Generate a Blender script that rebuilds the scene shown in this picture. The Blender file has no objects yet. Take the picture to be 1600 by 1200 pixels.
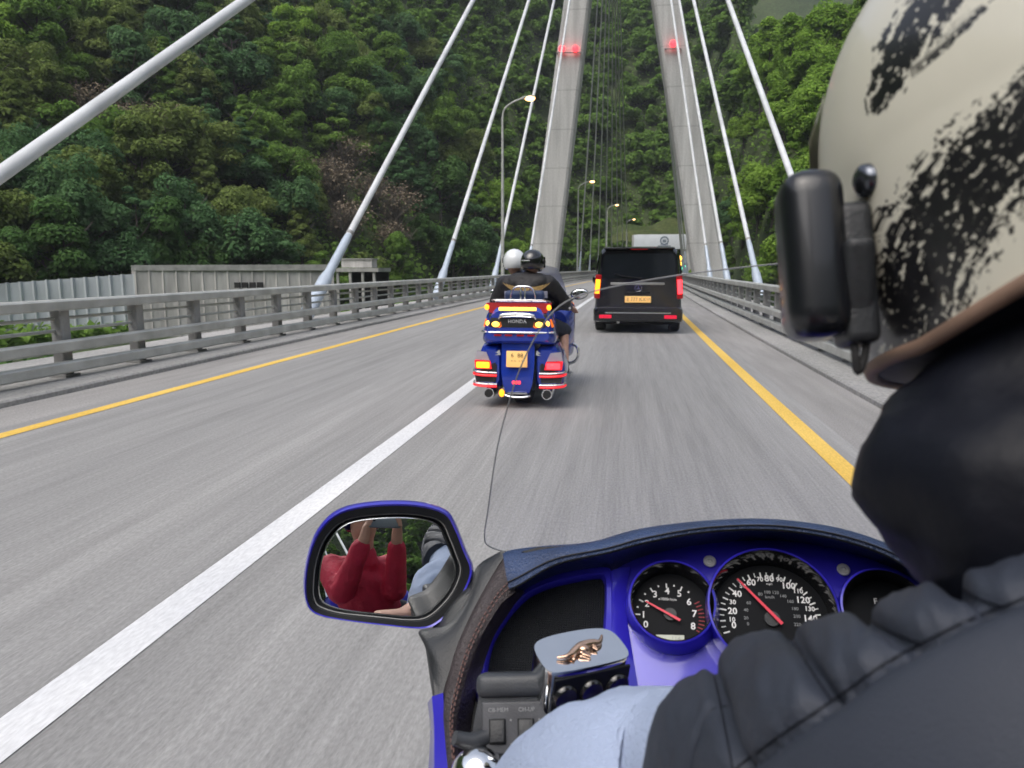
import bpy, bmesh, math, random
import numpy as np
from mathutils import Vector, Matrix, Euler
R = math.radians
random.seed(7); rng = np.random.default_rng(7)
S = bpy.context.scene
COL = S.collection

# ------------------------------------------------------------------ camera, world, sun, exposure
FPX = 1200.0; VPX, VPY = 977.0, 418.0; HCAM = 1.43
PH = math.atan((600 - VPY) / FPX); TH = math.atan((VPX - 800) * math.cos(PH) / FPX)
cam = bpy.data.cameras.new('camera'); camo = bpy.data.objects.new('camera', cam); COL.objects.link(camo)
camo.location = (0, 0, HCAM); camo.rotation_euler = (math.pi / 2 - PH, 0, TH)
cam.sensor_width = 36; cam.lens = 36 * FPX / 1600; cam.clip_start = .01; cam.clip_end = 3000
cam.dof.use_dof = True; cam.dof.focus_distance = 1.7; cam.dof.aperture_fstop = 10.5
S.camera = camo
SUN_EL, SUN_AZ = R(58), R(205)
w = bpy.data.worlds.new('World'); S.world = w; w.use_nodes = True
nt = w.node_tree; nt.nodes.clear()
sky = nt.nodes.new('ShaderNodeTexSky'); sky.sky_type = 'NISHITA'; sky.sun_disc = False
sky.sun_elevation = SUN_EL; sky.sun_rotation = SUN_AZ; sky.dust_density = 4; sky.air_density = 1.0; sky.ozone_density = 1.0
hs = nt.nodes.new('ShaderNodeHueSaturation'); hs.inputs['Saturation'].default_value = .58
bg = nt.nodes.new('ShaderNodeBackground'); bg.inputs[1].default_value = .15
wo = nt.nodes.new('ShaderNodeOutputWorld')
nt.links.new(sky.outputs[0], hs.inputs['Color']); nt.links.new(hs.outputs[0], bg.inputs[0]); nt.links.new(bg.outputs[0], wo.inputs[0])
sun = bpy.data.lights.new('sun', 'SUN'); sun.energy = 1.0; sun.angle = R(60); sun.color = (1, .96, .9)
suno = bpy.data.objects.new('sun', sun); COL.objects.link(suno)
suno.rotation_euler = (math.pi / 2 - SUN_EL, 0, math.pi - SUN_AZ)
S.view_settings.view_transform = 'Standard'; S.view_settings.look = 'None'
S.view_settings.gamma = 1; S.view_settings.exposure = 0.62
S.cycles.max_bounces = 8; S.cycles.transparent_max_bounces = 12; S.cycles.caustics_refractive = False; S.cycles.caustics_reflective = False

# pixel (of the 1600x1200 photograph) -> ray, used while measuring real positions
_c, _s = math.cos(TH), math.sin(TH)
FW = Vector((-_s * math.cos(PH), _c * math.cos(PH), -math.sin(PH))); RT = Vector((_c, _s, 0)); UP = RT.cross(FW)
UP = -UP if UP.z < 0 else UP
C0 = Vector((0, 0, HCAM))
def ray(x, y): return FW + RT * ((x - 800) / FPX) + UP * ((600 - y) / FPX)
def P(x, y, d): return C0 + ray(x, y) * d
def onY(x, y, Y):
    r = ray(x, y); return C0 + r * (Y / r.y)
def onPlane(x, y, o, n):
    r = ray(x, y); return C0 + r * ((o - C0).dot(n) / r.dot(n))
def proj(p):
    d = Vector(p) - C0; z = d.dot(FW)
    return (800 + FPX * d.dot(RT) / z, 600 - FPX * d.dot(UP) / z, z)
KC = .00025
def cv(y): return KC * y * y if y > 0 else 0.0

# ------------------------------------------------------------------ materials
def mat(name, col, rough=.6, metal=0., var=0., vscale=5., bump=0., bscale=60., coat=0., emit=None, estr=0., stretch=None, spec=None, detail=4., rnd=0., col2=None):
    m = bpy.data.materials.new(name); m.use_nodes = True
    t = m.node_tree; b = t.nodes['Principled BSDF']; L = t.links.new
    b.inputs['Base Color'].default_value = (*col, 1); b.inputs['Roughness'].default_value = rough
    b.inputs['Metallic'].default_value = metal; b.inputs['Coat Weight'].default_value = coat
    b.inputs['Coat Roughness'].default_value = .06
    if spec is not None: b.inputs['Specular IOR Level'].default_value = spec
    tc = t.nodes.new('ShaderNodeTexCoord'); vec = tc.outputs['Object']
    if stretch:
        mp = t.nodes.new('ShaderNodeMapping'); mp.inputs['Scale'].default_value = stretch
        L(vec, mp.inputs[0]); vec = mp.outputs[0]
    if var > 0:
        n = t.nodes.new('ShaderNodeTexNoise'); n.inputs['Scale'].default_value = vscale; n.inputs['Detail'].default_value = detail
        L(vec, n.inputs['Vector'])
        r = t.nodes.new('ShaderNodeValToRGB'); e = r.color_ramp.elements
        c2 = col2 or col
        e[0].position = .3; e[1].position = .7
        e[0].color = (*[c * (1 - var) for c in col], 1); e[1].color = (*[min(1, c * (1 + var)) for c in c2], 1)
        L(n.outputs['Fac'], r.inputs[0]); L(r.outputs[0], b.inputs['Base Color'])
    if bump > 0:
        n2 = t.nodes.new('ShaderNodeTexNoise'); n2.inputs['Scale'].default_value = bscale; n2.inputs['Detail'].default_value = 5
        L(vec, n2.inputs['Vector'])
        bp = t.nodes.new('ShaderNodeBump'); bp.inputs['Strength'].default_value = bump; bp.inputs['Distance'].default_value = .02
        L(n2.outputs['Fac'], bp.inputs['Height']); L(bp.outputs[0], b.inputs['Normal'])
    if emit:
        b.inputs['Emission Color'].default_value = (*emit, 1); b.inputs['Emission Strength'].default_value = estr
    return m
M = {}
M['galv'] = mat('galvanised_steel', (.5, .51, .49), .5, .25, .18, 3, .15, 40)
M['galv_post'] = mat('galvanised_post', (.3, .3, .295), .65, .1, .3, 4, .15, 40)
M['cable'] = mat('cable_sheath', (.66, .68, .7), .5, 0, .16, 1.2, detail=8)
M['cable_shaded'] = mat('cable_shaded', (.34, .36, .34), .5, 0, .1, 2)  # far sheaths seen against the light; their shade is put into the colour
M['anchor'] = mat('anchor_blue', (.5, .57, .66), .4, .1, .08, 3)
M['black_plastic'] = mat('black_plastic', (.018, .02, .023), .45, 0, .25, 30, .12, 500)
M['grey_plastic'] = mat('grey_plastic', (.045, .05, .058), .42, 0, .2, 30, .12, 600)
M['dark_plastic'] = mat('dark_plastic', (.005, .006, .008), .5, spec=.3)
M['chrome'] = mat('chrome', (.86, .87, .88), .07, 1, .04, 20)
M['steel'] = mat('steel', (.5, .5, .5), .3, .9, .1, 10)
M['blue'] = mat('blue_paint', (.032, .024, .46), .3, .1, .08, 4, coat=1)
M['blue2'] = mat('blue_paint_bright', (.008, .038, .38), .25, .1, .1, 4, coat=1)
M['rubber'] = mat('rubber', (.02, .02, .021), .85, 0, .3, 20, .3, 90)
M['leather'] = mat('navy_leather', (.028, .05, .12), .4, 0, .25, 22, .35, 320)
M['leather_b'] = mat('brown_leather', (.05, .04, .042), .5, 0, .3, 25, .4, 320)
M['white_paint'] = mat('white_print', (.8, .8, .8), .6)
M['grey_print'] = mat('grey_print', (.3, .31, .32), .6)
M['red_paint'] = mat('red_needle', (.75, .02, .06), .4)
M['dial'] = mat('dial_face', (.005, .006, .008), .6, 0, .1, 30, spec=.15)
M['lcd'] = mat('lcd', (.4, .42, .36), .4, emit=(.5, .52, .44), estr=.12)
M['skin'] = mat('skin', (.52, .3, .22), .55, 0, .12, 18, .1, 90)
M['amber_lit'] = mat('amber_lit', (.7, .25, .01), .5, emit=(1, .26, .01), estr=2.4)
M['yellow_lit'] = mat('yellow_lit', (.9, .6, .1), .3, emit=(1, .48, .06), estr=2.2)
M['red_lit'] = mat('red_lit', (.4, .0, .0), .5, emit=(1, .03, .04), estr=3.4)
M['red_lens'] = mat('red_lens', (.12, .001, .003), .5, spec=.2, emit=(1, .01, .02), estr=.12)
M['clear_lens'] = mat('clear_lens', (.5, .46, .52), .12, .3, coat=.6)
M['lamp_lit'] = mat('lamp_lit', (1, .8, .45), .3, emit=(1, .55, .2), estr=3.2)
M['green_lit'] = mat('green_lit', (.1, .8, .5), .3, emit=(.1, 1, .6), estr=2)
M['black_paint'] = mat('black_paint', (.004, .004, .006), .16, .2, .1, 6, coat=1)
M['tint_glass'] = mat('tinted_glass', (.012, .015, .02), .06, .1, .2, 3, coat=1)
M['plate'] = mat('plate_lit_yellow', (.8, .52, .2), .5, emit=(1, .5, .12), estr=.25)  # yellow light falling on the plate, put in as colour and glow
M['asphalt_dark'] = mat('dark_print', (.03, .03, .03), .8)
M['concrete'] = mat('concrete', (.36, .36, .345), .85, 0, .25, 1.2, .2, 15, detail=8)

# ------------------------------------------------------------------ mesh helpers
class MB:
    def __init__(s): s.v = []; s.f = []
    def add(s, vs, fs):
        o = len(s.v); s.v.extend([tuple(v) for v in vs]); s.f.extend([tuple(i + o for i in f) for f in fs]); return s
    def box(s, size, loc=(0, 0, 0), rot=None, bev=0., seg=2):
        bm = bmesh.new(); bmesh.ops.create_cube(bm, size=1)
        for v in bm.verts: v.co = Vector((v.co.x * size[0], v.co.y * size[1], v.co.z * size[2]))
        if bev > 0: bmesh.ops.bevel(bm, geom=bm.edges[:], offset=bev, segments=seg, profile=.6, affect='EDGES')
        m = (rot if isinstance(rot, Matrix) else Euler(rot).to_matrix()) if rot is not None else Matrix.Identity(3)
        bm.verts.index_update()
        s.add([m @ v.co + Vector(loc) for v in bm.verts], [[v.index for v in f.verts] for f in bm.faces]); bm.free(); return s
    def rings(s, rs, caps=True, closed=True):
        n = len(rs[0]); o = []
        vs = [p for r in rs for p in r]; fs = []
        for i in range(len(rs) - 1):
            for j in range(n if closed else n - 1):
                k = (j + 1) % n
                fs.append((i * n + j, i * n + k, (i + 1) * n + k, (i + 1) * n + j))
        if caps and closed:
            fs.append(tuple(range(n))[::-1]); fs.append(tuple((len(rs) - 1) * n + j for j in range(n)))
        return s.add(vs, fs)
    def tube(s, pts, rad, n=10, caps=True, flat=1.0, flatdir=None):
        pts = [Vector(p) for p in pts]
        if not hasattr(rad, '__len__'): rad = [rad] * len(pts)
        rs = []; ref = None
        for i, p in enumerate(pts):
            t = (pts[min(i + 1, len(pts) - 1)] - pts[max(i - 1, 0)]).normalized()
            if ref is None: ref = Vector(flatdir) if flatdir else (Vector((0, 0, 1)) if abs(t.z) < .9 else Vector((1, 0, 0)))
            a = (ref - t * ref.dot(t)).normalized(); b = t.cross(a); ref = a
            rs.append([p + (a * math.cos(q) * flat + b * math.sin(q)) * rad[i] for q in [2 * math.pi * j / n for j in range(n)]])
        return s.rings(rs, caps)
    def ell(s, c, r, n=16, m=10, rot=None):
        mt = Euler(rot).to_matrix() if rot is not None else Matrix.Identity(3)
        rs = []
        for i in range(m + 1):
            a = math.pi * min(max(i / m, .02), .98) - math.pi / 2
            rs.append([Vector(c) + mt @ Vector((r[0] * math.cos(a) * math.cos(q), r[1] * math.cos(a) * math.sin(q), r[2] * math.sin(a))) for q in [2 * math.pi * j / n for j in range(n)]])
        return s.rings(rs)
    def cap(s, a, ra, b, rb, n=14):
        a = Vector(a); b = Vector(b); d = (b - a).normalized(); pts = []; rr = []
        for q in (-1, -.86, -.5, 0): pts.append(a + d * ra * q); rr.append(ra * math.sqrt(max(0.003, 1 - q * q)))
        for q in (0, .5, .86, 1): pts.append(b + d * rb * q); rr.append(rb * math.sqrt(max(0.003, 1 - q * q)))
        return s.tube(pts, rr, n)
    def prism(s, out, off):
        out = [Vector(p) for p in out]; off = Vector(off); n = len(out)
        return s.add(out + [p + off for p in out], [tuple(range(n))[::-1], tuple(range(n, 2 * n))] + [(i, (i + 1) % n, (i + 1) % n + n, i + n) for i in range(n)])
    def disc(s, c, nrm, r, th, n=32, ru=None):
        nrm = Vector(nrm).normalized(); c = Vector(c)
        return s.tube([c, c + nrm * th], [r, r], n)
    def text(s, body, size, origin, u, v, th=.0003, bold=0.):
        cu = bpy.data.curves.new('t', 'FONT'); cu.body = body; cu.size = size; cu.align_x = 'CENTER'; cu.align_y = 'CENTER'; cu.offset = bold * size; cu.resolution_u = 2
        ob = bpy.data.objects.new('t', cu); COL.objects.link(ob)
        me = bpy.data.meshes.new_from_object(ob.evaluated_get(bpy.context.evaluated_depsgraph_get()))
        u = Vector(u).normalized(); v = Vector(v).normalized(); n = u.cross(v); o = Vector(origin)
        s.add([o + u * q.co.x + v * q.co.y + n * th for q in me.vertices], [tuple(p.vertices) for p in me.polygons])
        bpy.data.objects.remove(ob); bpy.data.curves.remove(cu); bpy.data.meshes.remove(me); return s
    def xf(s, m):
        s.v = [tuple(m @ Vector(p)) for p in s.v]; return s
    def build(s, name, material, parent=None, smooth=40, local=False, fix=True):
        o = Vector((0, 0, 0))
        if parent is not None and not local:
            q = parent
            while q.parent: q = q.parent
            o = q.location
        me = bpy.data.meshes.new(name)
        me.from_pydata([(p[0] - o.x, p[1] - o.y, p[2] - o.z) for p in s.v], [], s.f)
        if fix:
            bm = bmesh.new(); bm.from_mesh(me); bmesh.ops.recalc_face_normals(bm, faces=bm.faces); bm.to_mesh(me); bm.free()
        if smooth:
            me.polygons.foreach_set('use_smooth', [True] * len(me.polygons)); me.set_sharp_from_angle(angle=R(smooth))
        me.update()
        ob = bpy.data.objects.new(name, me); COL.objects.link(ob)
        ob.data.materials.append(M[material] if isinstance(material, str) else material)
        if parent is not None: ob.parent = parent
        return ob
def tag(o, label=None, cat=None, group=None, kind=None):
    if label: o['label'] = label
    if cat: o['category'] = cat
    if group: o['group'] = group
    if kind: o['kind'] = kind
    return o
def thing(name, label, cat, loc=(0, 0, 0), rz=0, group=None):
    o = bpy.data.objects.new(name, None); COL.objects.link(o); o.location = loc; o.rotation_euler = (0, 0, rz); o.empty_display_size = .1
    return tag(o, label, cat, group)
def copy_tree(o, parent=None):
    c = o.copy(); COL.objects.link(c)
    if parent: c.parent = parent
    for ch in list(o.children): copy_tree(ch, c)
    return c
def remesh(mb, voxel, sm=6):
    me = bpy.data.meshes.new('r'); me.from_pydata(mb.v, [], mb.f)
    bm = bmesh.new(); bm.from_mesh(me); bmesh.ops.recalc_face_normals(bm, faces=bm.faces); bm.to_mesh(me); bm.free()
    ob = bpy.data.objects.new('r', me); COL.objects.link(ob)
    md = ob.modifiers.new('r', 'REMESH'); md.mode = 'VOXEL'; md.voxel_size = voxel
    if sm: s = ob.modifiers.new('s', 'SMOOTH'); s.iterations = sm; s.factor = .5
    m2 = bpy.data.meshes.new_from_object(ob.evaluated_get(bpy.context.evaluated_depsgraph_get()))
    out = MB(); out.v = [tuple(v.co) for v in m2.vertices]; out.f = [tuple(p.vertices) for p in m2.polygons]
    out.nrm = [tuple(v.normal) for v in m2.vertices]
    bpy.data.objects.remove(ob); bpy.data.meshes.remove(m2); return out
def wrinkle(mb, amp, sc, stretch=(1, 1, 1)):
    from mathutils import noise
    nv = []
    for p, n in zip(mb.v, mb.nrm):
        q = Vector((p[0] * stretch[0], p[1] * stretch[1], p[2] * stretch[2])) * sc
        d = noise.noise(q) * .6 + (1 - abs(noise.noise(q * 1.7 + Vector((7, 3, 1)))) * 2) * .4
        nv.append((p[0] + n[0] * d * amp, p[1] + n[1] * d * amp, p[2] + n[2] * d * amp))
    mb.v = nv; return mb
def smooth_path(pts, n):
    pts = [Vector(p) for p in pts]; out = []
    def g(i): return pts[min(max(i, 0), len(pts) - 1)]
    for k in range(n):
        t = k / (n - 1) * (len(pts) - 1); i = min(int(t), len(pts) - 2); u = t - i
        a, b, c, d = g(i - 1), g(i), g(i + 1), g(i + 2)
        out.append(.5 * ((2 * b) + (c - a) * u + (2 * a - 5 * b + 4 * c - d) * u * u + (3 * b - a - 3 * c + d) * u ** 3))
    return out
def closed_smooth(pts, n):
    pts = [Vector(p) for p in pts]; L = len(pts); out = []
    for k in range(n):
        t = k / n * L; i = int(t); u = t - i
        a, b, c, d = pts[(i - 1) % L], pts[i % L], pts[(i + 1) % L], pts[(i + 2) % L]
        out.append(.5 * ((2 * b) + (c - a) * u + (2 * a - 5 * b + 4 * c - d) * u * u + (3 * b - a - 3 * c + d) * u ** 3))
    return out
# ================================================================== SETTING
def noise_mix(name, cols, scales, rough=.9, bump=.3, stretchy=None):
    m = bpy.data.materials.new(name); m.use_nodes = True; t = m.node_tree; L = t.links.new; b = t.nodes['Principled BSDF']
    b.inputs['Roughness'].default_value = rough; b.inputs['Specular IOR Level'].default_value = .25
    tc = t.nodes.new('ShaderNodeTexCoord'); prev = None
    for i, ((a, c), sc) in enumerate(zip(cols, scales)):
        mp = t.nodes.new('ShaderNodeMapping'); mp.inputs['Scale'].default_value = sc; L(tc.outputs['Object'], mp.inputs[0])
        n = t.nodes.new('ShaderNodeTexNoise'); n.inputs['Scale'].default_value = 1; n.inputs['Detail'].default_value = 4; L(mp.outputs[0], n.inputs['Vector'])
        r = t.nodes.new('ShaderNodeValToRGB'); r.color_ramp.elements[0].position = .32; r.color_ramp.elements[1].position = .68
        r.color_ramp.elements[0].color = (*a, 1); r.color_ramp.elements[1].color = (*c, 1); L(n.outputs['Fac'], r.inputs[0])
        if prev is None: prev = r.outputs[0]
        else:
            mx = t.nodes.new('ShaderNodeMix'); mx.data_type = 'RGBA'; mx.blend_type = 'MULTIPLY'; mx.inputs['Factor'].default_value = 1
            L(prev, mx.inputs['A']); L(r.outputs[0], mx.inputs['B']); prev = mx.outputs['Result']
        lastn = n
    L(prev, b.inputs['Base Color'])
    bp = t.nodes.new('ShaderNodeBump'); bp.inputs['Strength'].default_value = bump; bp.inputs['Distance'].default_value = .006
    L(lastn.outputs['Fac'], bp.inputs['Height']); L(bp.outputs[0], b.inputs['Normal'])
    return m
g3 = lambda v: (v, v, v)
M['road'] = noise_mix('road_asphalt', [((.26, .258, .256), (.33, .326, .32)), (g3(.88), g3(1.08)), (g3(.9), g3(1.07)), (g3(.85), g3(1.1))], [(.9, .03, 1), (7, .2, 1), (60, 1.2, 1), (90, 30, 60)], bump=.5)
M['shoulder'] = noise_mix('shoulder_concrete', [((.27, .262, .255), (.34, .33, .32)), (g3(.9), g3(1.1)), (g3(.8), g3(1.15))], [(.8, .1, 1), (6, .5, 1), (100, 30, 60)], bump=.3)
M['kerb'] = noise_mix('kerb_concrete', [((.3, .3, .29), (.42, .41, .4)), (g3(.8), g3(1.15))], [(1, .3, 1), (30, 20, 20)])
M['line_y'] = noise_mix('yellow_line', [((.7, .45, .09), (.82, .56, .14)), (g3(.85), g3(1.1))], [(3, .4, 1), (70, 20, 20)], bump=.3)
M['line_w'] = noise_mix('white_line', [((.62, .63, .65), (.78, .78, .78)), (g3(.88), g3(1.08))], [(3, .4, 1), (70, 20, 20)], bump=.3)
M['soil'] = noise_mix('hill_soil', [((.03, .05, .018), (.07, .095, .035)), (g3(.5), g3(1.3))], [(.05, .05, .05), (.6, .6, .6)])
M['grass'] = noise_mix('grass_bank', [((.04, .065, .018), (.08, .095, .03)), (g3(.6), g3(1.3))], [(.15, .15, .15), (1.5, 1.5, 1.5)])

YS = [-70 + 4 * i for i in range(72)]                              # -70 .. 214
def ribbon(mb, x0, x1, z, y0=-70, y1=214):
    ys = [y for y in YS if y0 <= y <= y1]
    vs = []; fs = []
    for i, y in enumerate(ys):
        vs += [(x0 + cv(y), y, z), (x1 + cv(y), y, z)]
        if i: fs.append((2 * i - 2, 2 * i - 1, 2 * i + 1, 2 * i))
    return mb.add(vs, fs)
def sweep(mb, prof, y0=-70, y1=214):                                # closed profile (x,z) swept along the curved deck
    ys = [y for y in YS if y0 <= y <= y1]
    return mb.rings([[(x + cv(y), y, z) for x, z in prof] for y in ys])
XC = -1.86
tag(ribbon(MB(), -5.55, 1.85, 0).build('road', 'road', fix=False), kind='structure')
tag(ribbon(ribbon(MB(), -6.32, -5.55, 0), 1.85, 2.6, 0).build('shoulder', 'shoulder', fix=False), kind='structure')
k = MB()
for sx in (-1, 1):
    a = XC + sx * 4.46; b = XC + sx * 6.9
    sweep(k, [(a, -.3), (a, .05), (a + sx * .02, .07), (b, .07), (b, -.3)])
tag(k.build('kerb', 'kerb', smooth=0), kind='structure')
tag(sweep(MB(), [(XC - 6.9, -.35), (XC + 6.9, -.35), (XC + 5.5, -2.6), (XC - 5.5, -2.6)]).build('bridge_deck', 'concrete', smooth=0), kind='structure')
ly = MB(); ribbon(ly, -5.36, -5.2, .004); ribbon(ly, 1.5, 1.66, .004)
tag(ly.build('yellow_edge_line', 'line_y', fix=False), kind='structure')
tag(ribbon(MB(), -1.95, -1.77, .004).build('white_lane_line', 'line_w', fix=False), kind='structure')

# ---- guardrails
def rbx(x0, x1, z0, z1, b=.02): return [(x0 + b, z0), (x1 - b, z0), (x1, z0 + b), (x1, z1 - b), (x1 - b, z1), (x0 + b, z1), (x0, z1 - b), (x0, z0 + b)]
def guardrail(sx, label):
    X = XC + sx * 5.14; q = lambda a, b: (min(X + sx * a, X + sx * b), max(X + sx * a, X + sx * b))
    g = thing('guardrail', label, 'guardrail', (X, 3, 0.07))
    for z0, z1, a, b in ((.905, 1.035, -.16, .1), (.4, .54, -.22, -.08), (.14, .28, -.22, -.08)):
        x0, x1 = q(a, b); sweep(MB(), rbx(x0, x1, z0, z1), -30, 200).build('rail', 'galv', g, 30)
    for z in (.8, .65):
        sweep(MB(), [(X + sx * .02 + .022 * math.cos(t), z + .022 * math.sin(t)) for t in [i * math.pi / 4 for i in range(8)]], -30, 200).build('handrail_pipe', 'galv', g)
    def post(mb, y, o):
        mb.box((.15, .17, .84), (o[0], o[1], .49), bev=.012, seg=1); mb.box((.24, .26, .03), (o[0], o[1], .085))
        mb.box((.07, .12, .08), (o[0] - sx * .1, o[1], .47)); mb.box((.07, .12, .08), (o[0] - sx * .1, o[1], .21))
    pm = MB(); post(pm, 0, (0, 0)); p0 = pm.build('post', 'galv_post', None, 30)
    first = True
    for i in range(100):
        y = 4.2 + 1.5 * i; o = p0 if first else p0.copy()
        if not first: COL.objects.link(o)
        first = False; o.parent = g; o.location = (cv(y), y - 3, -.07)
    r = MB()
    for y in [2.7 - 1.5 * i for i in range(20)] + [154.2 + 1.5 * i for i in range(30)]: post(r, y, (X + cv(y), y))
    tag(r.build('far_post', 'galv_post', g, 30), kind='stuff')
guardrail(-1, 'grey steel guardrail with two low beams along the left edge of the bridge')
guardrail(1, 'grey steel guardrail along the right edge of the bridge, beyond the helmet')

# ---- stay cables
def cable(p, q, r, m, label, group, anchor=2.3):
    p = Vector(p); q = Vector(q); d = (q - p).normalized(); L = (q - p).length
    o = thing('stay_cable', label, 'cable', p, group=group)
    n = 24; pts = [p + d * (L * i / n) + Vector((0, 0, -4 * .004 * L * (i / n) * (1 - i / n) * 0)) for i in range(n + 1)]
    MB().tube(pts, r, 12).build('sheath', m, o)
    if anchor:
        MB().tube([p - d * .8, p + d * .55, p + d * .9, p + d * anchor, p + d * (anchor + .25)], [r * 1.95, r * 1.85, r * 1.3, r * 1.2, r * 1.05], 14).build('anchor_tube', 'anchor', o)
        b = MB()
        for f in (anchor + .3,):
            b.tube([p + d * f, p + d * (f + .12)], r * 1.12, 12)
        b.build('collar', 'galv_post', o)
    return o
ordw = ['nearest', 'second', 'third', 'fourth', 'fifth', 'sixth', 'seventh', 'eighth']
APL, APR = (-2.62, 85, 52.4), (-.2, 85, 52.2)
for i, y in enumerate((6.35, 19.8, 33.0, 45.6, 58.5)):
    cable((-8.25 + cv(y), y, .75), (APL[0], APL[1] - .6, APL[2] + (i - 2) * .0), .1, 'cable', f'white stay cable rising from the left bridge edge, {ordw[i]} from the front', 'stay cables on the left before the pylon')
for i, y in enumerate((7.3, 21.0, 33.6, 45.4, 57.4)):
    cable((5.25 + cv(y), y, .75), (APR[0], APR[1] - .6, APR[2]), .1, 'cable', f'white stay cable rising from the right bridge edge, {ordw[i]} from the front', 'stay cables on the right before the pylon')
for i in range(8):
    y = 99 + 12.8 * i
    cable((-8.2 + cv(y), y, .8), (-2.3, 86.5, 51), .085, 'cable_shaded', f'thin grey stay cable seen between the pylon legs, {"leftmost" if i == 0 else ordw[i] + " from left"}', 'stay cables beyond the pylon', 2.5)
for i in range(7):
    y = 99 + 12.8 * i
    cable((5.2 + cv(y), y, .8), (-.3, 86.5, 51), .085, 'cable_shaded', f'thin grey stay cable beside the right pylon leg, {ordw[i]} beyond the pylon', 'stay cables beyond the pylon', 2.5)
# cables of the other pylon, behind the camera (seen in the mirror)
for i in range(4):
    y = -9 - 11 * i
    cable((-8.25, y, .75), (-2.5, -84, 50), .12, 'cable', f'white stay cable on the left behind, reflected in the mirror, {ordw[i]}', 'stay cables behind the motorcycle')
    cable((5.25, y - 8, .75), (-1.5, -84, 50), .12, 'cable', f'white stay cable on the right behind, reflected in the mirror, {ordw[i]}', 'stay cables behind the motorcycle')

# ---- pylon
def pylon_mat():
    m = noise_mix('pylon_concrete', [((.47, .47, .46), (.57, .565, .55)), (g3(.78), g3(1.1)), (g3(.85), g3(1.1))], [(.3, .3, .06), (1.6, 1.6, .12), (9, 9, 9)])
    t = m.node_tree; b = t.nodes['Principled BSDF']; src = b.inputs['Base Color'].links[0].from_socket
    wv = t.nodes.new('ShaderNodeTexWave'); wv.bands_direction = 'Z'; wv.inputs['Scale'].default_value = .0785; wv.inputs['Distortion'].default_value = .05
    tc = t.nodes.new('ShaderNodeTexCoord'); t.links.new(tc.outputs['Object'], wv.inputs['Vector'])
    r = t.nodes.new('ShaderNodeValToRGB'); r.color_ramp.elements[0].color = (.78, .78, .78, 1); r.color_ramp.elements[1].color = (1, 1, 1, 1)
    r.color_ramp.elements[0].position = 0.0; r.color_ramp.elements[1].position = .004
    t.links.new(wv.outputs['Fac'], r.inputs[0])
    mx = t.nodes.new('ShaderNodeMix'); mx.data_type = 'RGBA'; mx.blend_type = 'MULTIPLY'; mx.inputs['Factor'].default_value = 1
    t.links.new(src, mx.inputs['A']); t.links.new(r.outputs[0], mx.inputs['B']); t.links.new(mx.outputs['Result'], b.inputs['Base Color'])
    return m
M['pylon'] = pylon_mat()
py = thing('bridge_pylon', 'tall pale concrete bridge pylon with two legs leaning inward', 'pylon', (0, 86, -8))
def rect(cx, cy, z, wx, wy, b=.25):
    a, c = wx / 2, wy / 2
    return [(cx + x, cy + y, z) for x, y in ((-a + b, -c), (a - b, -c), (a, -c + b), (a, c - b), (a - b, c), (-a + b, c), (-a, c - b), (-a, -c + b))]
def legx(s, z): return (-8.85 + .123 * (z - 2.7)) if s < 0 else (8.6 - .1925 * (z - 2.65))
def legw(z): return max(2.2, 3.2 - .018 * z)
for s in (-1, 1):
    MB().rings([rect(legx(s, z), 87, z, legw(z), 4) for z in (-8, 0, 10, 20, 30, 40, 50, 55)]).build('leg', 'pylon', py, 20)
MB().rings([rect(-1.6, 87, z, wx, 4.4) for z, wx in ((55.2, 5.2), (58, 4.6), (72, 4))]).build('tower_head', 'pylon', py, 20)
for x, y, s in ((878, 76, -1), (899, 76, -1), (1052, 68, 1)):
    p = onY(x, y, 84.55); MB().ell(p, (.34, .3, .34), 14, 10).build('warning_light', 'red_lit', py)
br = MB(); a = onY(870, 82, 84.6); b = onY(907, 82, 84.6)
br.tube([a, b], .07, 8); br.tube([a, a + Vector((0, .6, .1))], .07); br.tube([b, b + Vector((0, .6, .1))], .07)
a = onY(1040, 76, 84.6); b = onY(1064, 76, 84.6); br.tube([a, b], .07, 8); br.tube([a, a + Vector((0, .6, .1))], .07); br.tube([b, b + Vector((0, .6, .1))], .07)
br.build('light_bracket', 'galv_post', py)

py2 = copy_tree(py); py2.location = (-3.4, -86, -8); py2.rotation_euler = (0, 0, math.pi); py2['label'] = 'second concrete bridge pylon behind, glimpsed only in the mirror'
# ---- street lamps on the left edge
def lamp(y, h, label, reach=1.5):
    x = -7.62 + cv(y)
    l = thing('street_lamp', label, 'street lamp', (x, y, .07), group='lit street lamps along the left edge')
    MB().tube([(x, y, .07), (x, y, h * .5), (x, y, h - .9)], [.11, .09, .065], 10).build('pole', 'galv', l)
    arm = smooth_path([(x, y, h - .95), (x + .12, y, h - .45), (x + .6, y, h - .1), (x + reach - .3, y, h + .12)], 12)
    MB().tube(arm, .05, 8).build('arm', 'galv', l)
    MB().box((.75, .3, .12), (x + reach, y, h + .16), (0, R(-8), 0), .05).build('lamp_head', 'galv', l)
    MB().ell((x + reach + .08, y, h + .07), (.3, .22, .14), 14, 8).build('lamp_bulb', 'lamp_lit', l)
    MB().box((.3, .3, .6), (x, y, .37), bev=.03).build('base_box', 'galv_post', l)
for i, (y, h) in enumerate(((45, 10.8), (91, 11.1), (133, 11.7), (176, 11.9))):
    lamp(y, h, ['tall lit street lamp nearest on the left, overhanging the road', 'lit street lamp just right of the left pylon leg', 'small lit street lamp between the far thin cables', 'smallest lit street lamp, next to the tunnel portal'][i])

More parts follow.
